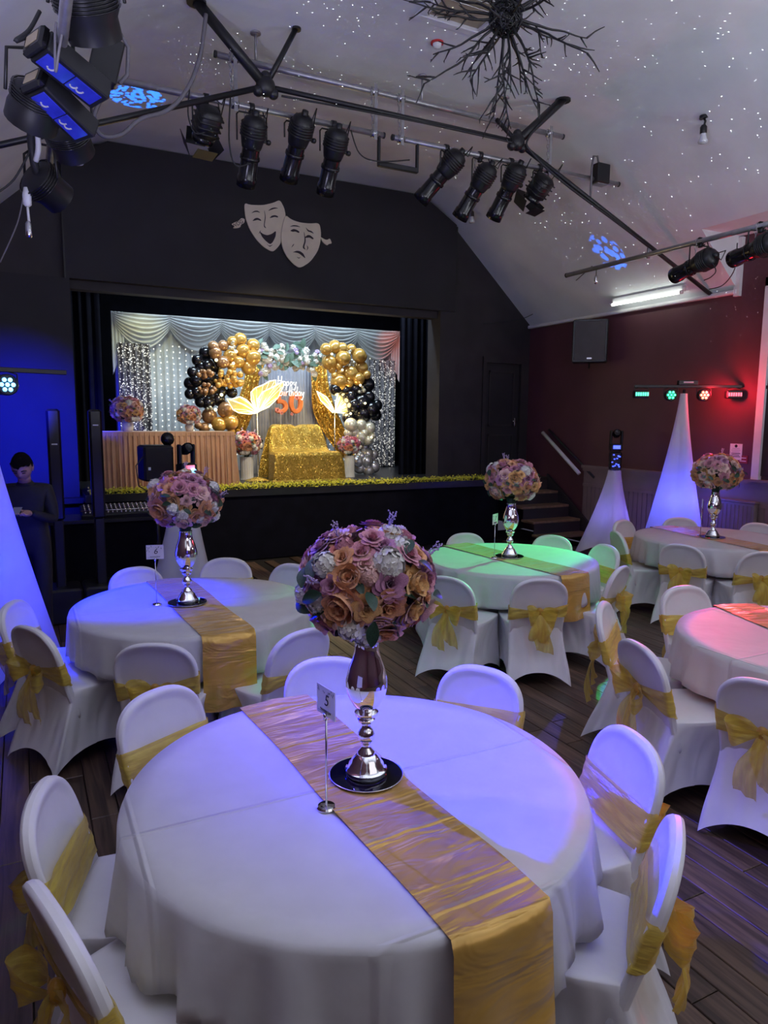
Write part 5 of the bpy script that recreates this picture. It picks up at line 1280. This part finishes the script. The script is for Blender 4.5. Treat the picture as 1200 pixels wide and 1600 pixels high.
# left-hand bar with effect lights
LX, LZ = .30, 4.02
lb_ = pipe('steel pipe at upper left behind the hanging effect lights', (LX, 6.75, LZ), (LX, 2.6, LZ), .03)
M['blue_glass'] = mat('blue lit window', (.03, .04, .4), .15, var=.3, vscale=8, emit=(.01, .015, 1), es=.09)
M['badge'] = mat('tan tape label', (.40, .33, .22), .6); M['grey_print'] = mat('grey white print', (.5, .5, .55), .5)
def led_bar(label, pa, pb, y, yb_, w_=.125, h_=.17):
    a, b2 = at_y(*pa, y), at_y(*pb, yb_); e1 = (b2-a).normalized(); L_ = (b2-a).length; mid = (a+b2)/2; v_ = (mid-CAM).normalized()
    n1 = e1.cross(v_).normalized(); 
    if n1.dot(CR) > 0: n1 = -n1
    win = (n1*.72-v_*.7).normalized(); win = (win-e1*win.dot(e1)).normalized(); sd_ = e1.cross(win).normalized()
    if sd_.dot(-v_) < 0: sd_ = -sd_
    if sd_.dot(CR) < 0: sd_ = -sd_
    R = Matrix((e1, win, sd_)).transposed()
    if R.determinant() < 0: R = Matrix((e1, win, -sd_)).transposed()
    t = thing('effect_light_bar', label, 'effect light', mid, 0, 'blue effect light bars')
    def add(n, mb, m_, par=t, smooth=False): o = mb.build(n, m_, t, smooth=smooth); o.rotation_mode = 'QUATERNION'; o.rotation_quaternion = R.to_quaternion(); return o
    add('case', MB().cbox((.02, 0, 0), (L_*.9, w_, h_), .008), M['black']); add('end_cap', MB().cbox((-L_*.46, -.0, 0), (L_*.12, w_*1.12, h_*1.05), .02), M['black_gloss'])
    for k in (0, 1): add('window', MB().cbox((-L_*.17+k*L_*.40, w_*.5, 0), (L_*.385, .012, h_*.66), .003), M['blue_glass'])
    add('tape_label', MB().box((-L_*.525, 0, 0), (.004, w_*.5, h_*.6)), M['badge']); add('rating_plate', MB().box((L_*.36, 0, h_*.505), (L_*.16, w_*.5, .003)), M['grey_print'])
    for k in (-.22, .1, .19): add('swirl_mark', MB().tube([(k*L_+.02*math.cos(s_), w_*.5+.008, .028*math.sin(s_)) for s_ in (0, .5, 1, 1.5, 2, 2.5)], .005, 5), M['grey_print'])
    for s_ in (-.2, .2): add('hanging_ring', MB().tube([(s_*L_*.6+.045*math.cos(q*PI/6), 0, h_*.5+.004+.06*0+.045*math.sin(q*PI/6)*.2) for q in range(12)], .006, 5, closed=True), M['steel'])
    add('bracket', MB().tube([(-L_*.2, -w_*.5, -.04), (-L_*.05, -w_*.5-.16, 0), (L_*.1, -w_*.5, .04)], .012, 6), M['black'])
    return t
led_bar('upper black effect light bar with blue windows at upper left', (52, 62), (160, 150), 4.55, 4.75)
led_bar('lower black effect light bar with blue windows at upper left', (50, 122), (138, 208), 4.75, 4.95)
def drum(label, pa, pb, y, r0, r1, name='par_can', fins=True, glowface=False):
    a, b2 = at_y(*pa, y), at_y(*pb, y+.15); d = (b2-a); L_ = d.length; q = d.normalized().to_track_quat('Z', 'Y').to_matrix()
    t = thing(name, label, 'stage light', a, 0, 'black lamps in the upper left cluster')
    MB().lathe([(.001, 0), (r0*.7, 0), (r0, .03), (r0, L_*.45), (r1, L_*.6), (r1, L_), (r1*.9, L_), (r1*.88, L_*.93), (.001, L_*.92)], 20, rot=q).build('housing', M['black'], t, sharp=45)
    if fins:
        f_ = MB()
        for k in range(5): f_.lathe([(r0, L_*.08+k*L_*.07), (r0*1.08, L_*.09+k*L_*.07), (r0*1.08, L_*.105+k*L_*.07), (r0, L_*.115+k*L_*.07)], 20, rot=q)
        f_.build('cooling_fins', M['black_gloss'], t)
    if glowface: MB().lathe([(.001, L_*.94), (r1*.8, L_*.94)], 16, rot=q).build('lens', M['blue_glass'], t)
    else: MB().lathe([(.001, L_*.935), (r1*.85, L_*.935)], 16, rot=q).build('lens', M['lens'], t)
    s_ = q @ Vector((r0*1.25, 0, L_*.3)); s2 = q @ Vector((-r0*1.25, 0, L_*.3)); up = Vector((0, 0, .28))
    MB().tube([s_, s_*.9+up*.8, up+q @ Vector((0, 0, L_*.3)), s2*.9+up*.8, s2], .01, 6).build('yoke', M['black'], t)
    return t
drum('large black lamp cut by the top edge at upper left', (128, -22), (150, 62), 4.5, .17, .15)
drum('finned black lamp hanging below the effect bars at upper left', (62, 138), (48, 192), 4.9, .14, .15, glowface=True)
drum('black cylinder lamp under the lower effect bar', (100, 195), (118, 240), 5.3, .14, .13)
drum('black parabolic lamp hanging lowest in the upper left cluster', (50, 272), (96, 312), 6.3, .15, .13)
b_ = at_y(165, 95, 5.2); t = thing('junction_box', 'flat black box on the right of the upper left light cluster', 'electrical box', b_)
MB().cbox((0, 0, 0), (.18, .1, .28), .01, Matrix.Rotation(.25, 3, 'Y')).build('case', M['black'], t, smooth=False)
for x, z in ((-.04, .08), (.04, .06), (.03, -.06)): MB().lathe([(.001, -.004), (.006, -.004), (.006, 0)], 8, (x, -.052, z), Matrix.Rotation(PI/2, 3, 'X')).build('screw', M['silver'], t)
MB().tube([(.05, 0, .13), (.1, -.02, .17), (.14, -.02, .1), (.13, 0, -.06), (.08, 0, -.12)], .014, 6).build('cable_loop', M['grey_cable'], t)
p = at_y(118, 252, 5.6); t = MB().lathe([(.02, .09), (.03, .05), (.055, .0), (.05, -.015), (.001, -.02)], 16).build('reflector_bulb', M['reflector']); t.location = p; tag(t, 'pale reflector bulb below the upper left light cluster', 'bulb')
MB().tube([(0, 0, .08), (.0, 0, .3)], .02, 8).build('holder', M['black'], t)
cable('bundle of black cables hanging from the upper left cluster', [at_y(48, 195, 6.2), at_y(50, 230, 6.2), at_y(55, 262, 6.25), at_y(60, 275, 6.3)], .03)
cable('white taped cable hanging beside the upper left lamps', [at_y(58, 200, 6.15), at_y(60, 232, 6.15), at_y(56, 252, 6.2)], .02, 'white_paint')
cable('grey wire looping over the effect light bars', [at_y(95, -5, 4.4), at_y(100, 30, 4.4), at_y(92, 80, 4.4), at_y(87, 112, 4.45), at_y(86, 60, 4.45), at_y(88, 35, 4.45)], .007, 'grey_cable')
cable('dark cable end sticking out left of the effect bars', [at_y(62, 18, 4.7), at_y(45, 48, 4.65), at_y(24, 64, 4.6), at_y(45, 57, 4.65), at_y(58, 60, 4.7)], .012)
cable('black cable dropping toward the left edge', [at_y(50, 230, 6.2), at_y(22, 280, 6.2), at_y(-10, 305, 6.2)], .008)
cable('thin pale wire falling down the left edge', [at_y(36, 310, 6.3), at_y(26, 352, 6.3), at_y(0, 410, 6.4)], .005, 'grey_cable')
p = at_y(42, 305, 6.3); t = thing('white_connector', 'pale cable connector dangling below the lowest upper left lamp', 'connector', p)
MB().lathe([(.001, .06), (.02, .055), (.032, .0), (.03, -.07), (.014, -.085)], 12).build('sleeve', M['white_paint'], t); MB().tube([(0, 0, -.08), (.005, 0, -.2)], .01, 6).build('lead', M['white_paint'], t); MB().lathe([(.012, -.19), (.022, -.21), (.024, -.29), (.018, -.31), (.001, -.31)], 10).build('plug', M['silver'], t)
# ------------------------------------------------------------------ stands, speakers, people and wall fittings
M['scrim'] = sheer('white stretch scrim', (.80, .80, .84), .93, .55, .3, bscale=14, var=.03, bump=.08)
def scrim(mb, apex, base, r0, rb, n=48, legs=3, ph=0.):
    H_ = apex-base
    def fn(u, v):
        a = 2*PI*u; k = .5+.5*math.cos(legs*(a-ph)); r = r0+(rb*(.62+.38*k)-r0)*(v**1.25); hem = .16*(1-k)*(v**6)
        return (r*math.cos(a), r*math.sin(a), apex-H_*v+hem)
    mb.grid(n, 22, fn, cu=True); return mb
def stand(label, x, y, apex, rb, ph=0., r0=.045):
    t = thing('scrim_stand', label, 'light stand', (x, y, 0), 0, 'stands in white stretch scrims')
    scrim(MB(), apex, .01, r0, rb, ph=ph).build('stretch_scrim', M['scrim'], t)
    MB().tube([(0, 0, .5), (0, 0, apex+.05)], .018, 8).build('pole', M['black'], t)
    for k in range(3): a = ph+2*PI*k/3; MB().tube([(0, 0, .55), (.9*rb*math.cos(a), .9*rb*math.sin(a), .015)], .012, 6).build('tripod_leg', M['black'], t)
    return t
stand('tall white scrim cone glowing blue beside the maroon wall', 7.52, 6.42, 2.33, .52, 2.6)
stand('short white scrim cone glowing violet in front of the panelling', 7.58, 7.6, 1.27, .52, 2.2, .09)
stand('white scrim cone lit deep blue at the left edge of the picture', -.30, 5.9, 2.2, .52, .1)
q = at_y(288, 790, 7.35); stand('white scrim cone standing behind the left table before the stage', q.x, 7.35, 1.42, .42, 1.0, .08)
# LED par bar on the tall right stand
M['green_led'] = glow('green led', (.0, 1, .35), 3); M['red_led'] = glow('red led', (1, .10, .05), 9); M['blue_led'] = glow('blue led', (.01, .05, 1), 3); M['cyan_led'] = glow('cyan led', (.10, .45, 1), 6); M['red_dim'] = glow('dim red led', (.9, .05, .1), 1.6); M['green_dim'] = glow('green derby window', (.0, .8, .4), 2.2)
def par_bar(label, centre, direction, pods, group='led par bars'):
    c = Vector(centre); d = Vector(direction).normalized(); fwd_ = Vector((d.y, -d.x, 0)); fwd_ = fwd_ if fwd_.dot(CAM-c) > 0 else -fwd_
    t = thing('led_par_bar', label, 'light bar', c, 0, group); L_ = .62
    R = Matrix((d, -fwd_, Vector((0, 0, 1)))).transposed(); q = R.to_quaternion()
    def add(n, mb, m_, par=t, smooth=True):
        o = mb.build(n, m_, par, smooth=smooth, sharp=40)
        if par is t: o.rotation_mode = 'QUATERNION'; o.rotation_quaternion = q
        return o
    add('crossbar', MB().cbox((0, 0, .06), (L_*2.1, .04, .035), .004), M['black'], smooth=False); add('controller', MB().cbox((0, 0, .105), (.24, .09, .06), .006), M['black'], smooth=False)
    add('label_strip', MB().box((0, -.047, .11), (.12, .002, .02)), M['grey_print'], smooth=False)
    for x, kd, m_ in pods:
        RX_ = Matrix.Rotation(PI/2, 3, 'X')
        if kd == 'par':
            h = add('par_pod', MB().lathe([(.001, -.10), (.05, -.10), (.075, -.05), (.078, .05), (.07, .06), (.068, .045), (.001, .045)], 20, (x, 0, -.05), RX_), M['black'])
            for k in range(7):
                a = k*PI/3; rx = 0 if k == 6 else .04
                o = add('led', MB().sphere((x+rx*math.cos(a), -.05, -.05+rx*math.sin(a)), .016, 8, 6), m_)
        else:
            add('derby_pod', MB().cbox((x, 0, -.04), (.19, .12, .10), .012), M['black'], smooth=False)
            for k in range(6): add('led', MB().box((x-.07+.028*k, -.062, -.04), (.02, .006, .045)), m_, smooth=False)
        add('pod_yoke', MB().tube([(x-.085, 0, -.04), (x-.085, 0, .03), (x, 0, .055), (x+.085, 0, .03), (x+.085, 0, -.04)], .006, 5), M['black'])
    return t
par_bar('light bar with green and red lamps glowing against the maroon wall', (7.55, 6.4, 2.36), (.82, -.57, 0), [(-.56, 'derby', M['green_dim']), (-.2, 'par', M['green_led']), (.2, 'par', M['red_led']), (.56, 'derby', M['red_dim'])])
par_bar('light bar with bright blue lamp at the left edge', (-.30, 5.9, 2.26), (.9, .3, 0), [(-.5, 'derby', M['red_dim']), (-.22, 'par', M['blue_led']), (.21, 'par', M['cyan_led'])])
# small moving heads on the two short stands
def moving_head(label, loc, face, col):
    t = thing('moving_head_light', label, 'effect light', loc, face, 'small moving head lights')
    MB().cbox((0, 0, .05), (.17, .15, .10), .015).build('base', M['black'], t, smooth=False)
    MB().box((0, -.077, .055), (.10, .003, .05)).build('display', col, t, smooth=False)
    for s_ in (-1, 1): MB().cbox((s_*.075, 0, .19), (.03, .07, .2), .01).build('arm', M['black'], t, smooth=False)
    MB().lathe([(.001, -.07), (.04, -.065), (.055, -.02), (.055, .05), (.045, .075), (.04, .06), (.001, .055)], 18, (0, 0, .24), Matrix.Rotation(1.2, 3, 'X')).build('head', M['black_gloss'], t, sharp=45)
    return t
t = moving_head('small moving head light above a blue lamp on the short right scrim', (7.58, 7.6, 1.55), -.6, M['blue_led'])
bp_ = thing('blue_led_panel', 'blue glowing lamp on top of the short right scrim stand', 'effect light', (7.58, 7.6, 1.27)); MB().cbox((0, 0, .135), (.16, .14, .27), .02).build('case', M['black'], bp_, smooth=False)
rr = random.Random(4)
for k in range(14):
    x, z = rr.uniform(-.06, .06), rr.uniform(.04, .24); MB().box((x, -.0725, z), (.022, .005, .016)).build('led', M['blue_led'], bp_, smooth=False)
bp_.rotation_euler = (0, 0, -.6)
q = at_y(292, 752, 7.35)
t = moving_head('moving head light with blue beam in front of the skirted stage table', (q.x, 7.35, 1.42), .3, M['red_dim'])
bl = MB().sphere((0.03, -.09, .02), .028, 10, 8).build('lens', M['cyan_led'], t)
# loudspeaker on its pole left of the moving head
p = at_y(243, 720, 7.5); sp = thing('pole_speaker', 'black loudspeaker on a pole in front of the skirted stage table', 'speaker', (p.x, 7.5, 0), .1)
MB().cbox((0, 0, 1.52), (.30, .28, .36), .02).build('cabinet', M['black'], sp, smooth=False); MB().box((.0, -.143, 1.52), (.26, .006, .31)).build('grille', M['black_gloss'], sp, smooth=False)
MB().tube([(0, 0, 0.05), (0, 0, 1.35)], .02, 8).build('pole', M['black'], sp); MB().sphere((.12, -.03, 1.76), .07, 12, 8).build('top_lamp', M['black_gloss'], sp)
MB().tube([(-.14, -.1, 1.6), (-.22, -.1, 1.5), (-.2, -.1, 1.3), (-.05, -.05, 1.2)], .006, 5).build('cable', M['rubber'], sp); MB().box((-.1, -.148, 1.47), (.025, .003, .03)).build('badge', M['grey_print'], sp, smooth=False)
for k in range(3): a = k*2.09; MB().tube([(0, 0, .45), (.4*math.cos(a), .4*math.sin(a), .012)], .011, 6).build('tripod_leg', M['black'], sp)
# DJ desk, posts and mixer
dk = thing('dj_desk', 'black disc jockey desk between dark posts at left below the stage', 'desk', (.78, 8.25, 0))
MB().cbox((0, 0, .88), (1.2, .55, .04), .006).build('desktop', M['black'], dk, smooth=False); MB().bbox((-.58, -.24, 0), (.58, -.2, .86)).build('front_panel', M['black_cloth'], dk, smooth=False)
for x in (-.56, .56): MB().bbox((x-.02, -.2, 0), (x+.02, .25, .86)).build('side_panel', M['black'], dk, smooth=False)
for px, lb in ((85, 'left'), (150, 'right')):
    p = at_y(px, 700, 7.45); t = thing('speaker_pole', 'dark upright column speaker %s of the sound desk' % lb, 'speaker', (p.x, 7.45, 0), 0, 'dark column speakers')
    MB().cbox((0, 0, 1.52), (.12, .14, 1.06), .02).build('column', M['black_gloss'], t, smooth=False); MB().cbox((0, 0, .5), (.09, .1, .99), .01).build('pole', M['black'], t, smooth=False)
    MB().cbox((0, 0, .17), (.36, .4, .34), .02).build('bass_bin', M['black'], t, smooth=False); MB().box((0, -.072, 1.72 if px < 100 else 1.9), (.05, .003, .012)).build('badge', M['grey_print'], t, smooth=False)
mx = thing('dj_mixer', 'silver and black mixing console with rows of knobs on the sound desk', 'mixer', (.86, 8.16, .905)); rr = random.Random(9)
MB().cbox((0, 0, .05), (.72, .32, .07), .01, Matrix.Rotation(.25, 3, 'X')).build('console', M['black'], mx, smooth=False)
k_ = MB(); R_ = Matrix.Rotation(.25, 3, 'X')
for i in range(15):
    for j in range(5): k_.lathe([(.009, 0), (.009, .018), (.001, .02)], 7, (R_ @ Vector((-.32+.045*i, -.12+.055*j, .038)))+Vector((0, 0, .05)), R_)
tag(k_.build('knobs', M['silver'], mx), kind='stuff')
MB().tube([(-.37, -.17, .09), (.37, -.17, .09)], .006, 6).build('front_rail', M['silver'], mx)
# person looking down at a phone
sk = mat('skin', (.42, .24, .18), .5, var=.08); hair = mat('dark hair', (.006, .005, .006), .95, spec=.1, bump=.8, bscale=90); shirt = mat('black shirt', (.010, .010, .016), .75, var=.2, vscale=20); eyeb = mat('dark brow', (.02, .015, .015), .6)
px_, py_ = .0, 6.75
pe = thing('person', 'person in a dark shirt looking down at a phone behind the sound desk', 'person', (px_, py_, 0), -.25)
J = {'pel': (0, 0, .92, .15), 'sp': (0, .01, 1.08, .145), 'ch': (0, -.01, 1.26, .145), 'nk0': (0, -.03, 1.40, .075), 'nk': (0, -.055, 1.46, .055),
     'sl': (-.165, 0, 1.35, .07), 'el': (-.215, -.05, 1.10, .05), 'wl': (-.09, -.26, 1.19, .034), 'sr': (.165, 0, 1.35, .07), 'er': (.215, -.05, 1.10, .05), 'wr': (.09, -.26, 1.19, .034),
     'hl': (-.09, 0, .86, .10), 'kl': (-.10, -.02, .48, .07), 'al': (-.10, .02, .09, .048), 'tl': (-.11, -.14, .04, .038), 'hr': (.09, 0, .86, .10), 'kr': (.10, -.02, .48, .07), 'ar': (.10, .02, .09, .048), 'tr': (.11, -.14, .04, .038)}
ED = [('pel', 'sp'), ('sp', 'ch'), ('ch', 'nk0'), ('nk0', 'nk'), ('ch', 'sl'), ('sl', 'el'), ('el', 'wl'), ('ch', 'sr'), ('sr', 'er'), ('er', 'wr'), ('pel', 'hl'), ('hl', 'kl'), ('kl', 'al'), ('al', 'tl'), ('pel', 'hr'), ('hr', 'kr'), ('kr', 'ar'), ('ar', 'tr')]
def skinned(name, J, ED, root, matl, parent, sub=2, loc=None):
    ks = list(J); me = bpy.data.meshes.new(name); me.from_pydata([J[k][:3] for k in ks], [(ks.index(a), ks.index(b2)) for a, b2 in ED], [])
    o = bpy.data.objects.new(name, me); COL.objects.link(o); m1 = o.modifiers.new('skin', 'SKIN'); m1.use_smooth_shade = True
    for i, k in enumerate(ks): sv = me.skin_vertices[0].data[i]; sv.radius = (J[k][3], J[k][3]*(.8 if k in ('ch', 'sp', 'pel') else 1)); sv.use_root = (k == root)
    m2 = o.modifiers.new('sub', 'SUBSURF'); m2.levels = sub; m2.render_levels = sub
    dg = bpy.context.evaluated_depsgraph_get(); m_ = bpy.data.meshes.new_from_object(o.evaluated_get(dg)); bpy.data.objects.remove(o); m_.materials.clear(); m_.materials.append(matl); m_.name = name
    for p in m_.polygons: p.use_smooth = True
    return link(name, m_, parent, loc)
skinned('body', J, ED, 'pel', shirt, pe)
# head: bowed, with face
hd_c = Vector((0, -.10, 1.555)); RT = Matrix.Rotation(.55, 3, 'X')
def head_fn(u, v):
    a = 2*PI*u; b2 = PI*(v*.996+.002); x, y, z = math.sin(b2)*math.cos(a), math.sin(b2)*math.sin(a), -math.cos(b2)
    w_ = .076*(1-.22*max(0, -z)**1.3); d_ = .098*(1-.12*max(0, -z)); p = Vector((x*w_, y*d_, z*.118))
    if y < 0:
        f = -y
        p.y -= .022*math.exp(-((x)/.16)**2)*math.exp(-((z+.12)/.16)**2)*f        # nose
        p.y += .010*math.exp(-((abs(x)-.38)/.16)**2)*math.exp(-((z-.06)/.10)**2)*f # eye sockets
        p.y -= .006*math.exp(-(x/.3)**2)*math.exp(-((z+.45)/.08)**2)*f           # lips
        p.y -= .008*math.exp(-(x/.3)**2)*math.exp(-((z+.8)/.15)**2)              # chin
    return RT @ p+hd_c
MB().grid(40, 30, head_fn, cu=True).build('head', sk, pe)
hb = MB()
for s_ in (-1, 1): hb.sphere(RT @ Vector((s_*.078, .01, -.005))+hd_c, .026, 10, 8, (.4, .8, 1.2))
hb.build('ears', sk, pe)
MB().tube([hd_c+Vector((0, .03, -.05)), hd_c+Vector((0, .05, -.12))], .052, 12).build('neck', sk, pe)
def hair_fn(u, v):
    a = 2*PI*u; b2 = PI*(v*.60); x, y, z = math.sin(b2)*math.cos(a), math.sin(b2)*math.sin(a), math.cos(b2)
    lim = 1.0 if y > -.2 else 1; k = 1.07+.015*math.sin(9*a)*math.sin(7*b2)
    if y < 0: z = max(z, .46+.10*math.sin(5*a+1)+.06*math.sin(13*a))                         # fringe line on the forehead
    return RT @ Vector((x*.080*k, (y*.101+.006)*k, z*.122*k+.004))+hd_c
MB().grid(36, 16, hair_fn, cu=True).build('hair', hair, pe)
fb = MB()
for s_ in (-1, 1):
    fb.tube([RT @ Vector((s_*.016, -.097, .026))+hd_c, RT @ Vector((s_*.035, -.096, .032))+hd_c, RT @ Vector((s_*.054, -.083, .026))+hd_c], .005, 5)
    fb.tube([RT @ Vector((s_*.02, -.094, .006))+hd_c, RT @ Vector((s_*.044, -.088, .006))+hd_c], .0035, 5)
fb.build('brows', eyeb, pe); MB().tube([RT @ Vector((-.022, -.094, -.055))+hd_c, RT @ Vector((0, -.098, -.053))+hd_c, RT @ Vector((.022, -.094, -.055))+hd_c], .004, 5).build('mouth', mat('lips', (.32, .13, .12), .5), pe)
for s_, nm in ((-1, 'hand'), (1, 'hand')):
    wx, wy, wz = s_*.09, -.26, 1.19; HJ = {'w': (wx, wy, wz, .026), 'p1': (wx-s_*.015, wy-.045, wz+.005, .030), 'p2': (wx-s_*.025, wy-.085, wz+.008, .030)}; HE = [('w', 'p1'), ('p1', 'p2')]
    for k, (ox, ln) in enumerate(((-.028, .055), (-.010, .065), (.010, .060), (.028, .045))):
        b0 = Vector((wx-s_*.025+ox, wy-.09, wz+.005)); HJ['a%d' % k] = (*(b0+Vector((0, -.008, 0))), .0095); HJ['b%d' % k] = (*(b0+Vector((-s_*.012, -.02-ln*.35, -.006))), .0088); HJ['c%d' % k] = (*(b0+Vector((-s_*.03, -.025-ln*.5, .012))), .0075)
        HE += [('p2', 'a%d' % k), ('a%d' % k, 'b%d' % k), ('b%d' % k, 'c%d' % k)]
    HJ['t1'] = (wx-s_*.045, wy-.05, wz+.02, .012); HJ['t2'] = (wx-s_*.055, wy-.085, wz+.035, .009); HE += [('p1', 't1'), ('t1', 't2')]
    skinned(nm, HJ, HE, 'w', sk, pe, 2)
ph_ = thing('phone', 'dark phone held in the hands of the person behind the sound desk', 'phone', (px_-.085, py_-.34, 1.215), -.25)
MB().cbox((0, 0, 0), (.075, .15, .009), .003, Matrix.Rotation(.35, 3, 'X')).build('case', M['black_gloss'], ph_, smooth=False); MB().box((0, -.002, .0055), (.066, .135, .001), Matrix.Rotation(.35, 3, 'X')).build('screen', M['lens'], ph_, smooth=False)
# wall speaker, notices, radiator
ws = thing('wall_speaker', 'dark loudspeaker mounted high on the maroon wall', 'speaker', (XR-.31, 8.45, 3.17), .8)
MB().cbox((.0, .0, 0), (.28, .52, .64), .02).build('cabinet', M['black'], ws, smooth=False); MB().box((-.143, 0, 0), (.006, .44, .58)).build('grille', mat('speaker grille', (.05, .045, .05), .5, bump=.3, bscale=200), ws, smooth=False)
for (y, z, a, b2) in ((-.235, 0, .02, .62), (.235, 0, .02, .62), (0, .3, .49, .02), (0, -.3, .49, .02)): MB().box((-.146, y, z), (.01, a, b2)).build('grille_frame', M['black_gloss'], ws, smooth=False)
MB().box((-.148, 0, -.26), (.004, .07, .022)).build('badge', M['silver'], ws, smooth=False); MB().tube([(.1, 0, -.2), (.2, -.1, -.2), (.22, -.22, -.2)], .02, 6).tube([(0, 0, -.31), (0, 0, -.38), (-.05, 0, -.40)], .014, 6).build('bracket', M['black'], ws)
n1, n2 = at_x(1141, 693, XR-.01), at_x(1158, 719, XR-.01)
nt_ = thing('wall_notice', 'white notice with an emblem and lines of text on the maroon wall', 'notice', ((XR-.004, (n1.y+n2.y)/2, (n1.z+n2.z)/2))); w_, h_ = abs(n1.y-n2.y), abs(n1.z-n2.z)
MB().box((0, 0, 0), (.006, w_, h_)).build('sheet', M['card'], nt_, smooth=False); MB().lathe([(.001, 0), (.02, 0), (.02, .002), (.001, .002)], 12, (-.004, 0, h_*.36), Matrix.Rotation(-PI/2, 3, 'Y')).build('emblem', M['ink'], nt_)
for k in range(6): MB().box((-.0035, 0, h_*.2-k*h_*.1), (.001, w_*(.75 if k % 2 else .6), .009)).build('text_line', M['grey_print'] if k < 3 else M['ink'], nt_, smooth=False)
rs = thing('red_notice', 'small dark red notice beside the white one on the maroon wall', 'notice', at_x(1161, 718, XR-.004)); MB().box((0, 0, 0), (.006, .13, .10)).build('plate', mat('red plate', (.25, .03, .04), .4), rs, smooth=False)
for k in range(2): MB().box((-.004, 0, .02-.04*k), (.001, .09, .01)).build('text_line', M['card'], rs, smooth=False)
r1, r2 = at_x(1122, 778, XR-.08), at_x(1157, 832, XR-.08)
rd = thing('radiator', 'brown panel radiator below the dado rail at right', 'radiator', (XR-.09, (r1.y+r2.y)/2-.1, 0)); w_ = abs(r1.y-r2.y)+.2
MB().cbox((0, 0, .64), (.07, w_, .68), .012).build('panel', M['wainscot'], rd, smooth=False); MB().box((0, 0, .99), (.09, w_+.02, .02)).build('top_grille', M['wainscot'], rd, smooth=False)
for k in range(9): MB().box((-.038, -w_/2+.05+k*(w_-.1)/8, .64), (.008, .018, .6)).build('flute', M['wainscot'], rd, smooth=False)
MB().tube([(0, w_/2-.05, .3), (0, w_/2-.05, .0)], .012, 6).build('pipe', M['wainscot'], rd)
lb2 = MB().box(at_x(1130, 722, XR-.006), (.01, .22, .05)).build('dado_card', M['card'], smooth=False); tag(lb2, 'small pale card standing on the dado rail behind the far right bouquet', 'card')
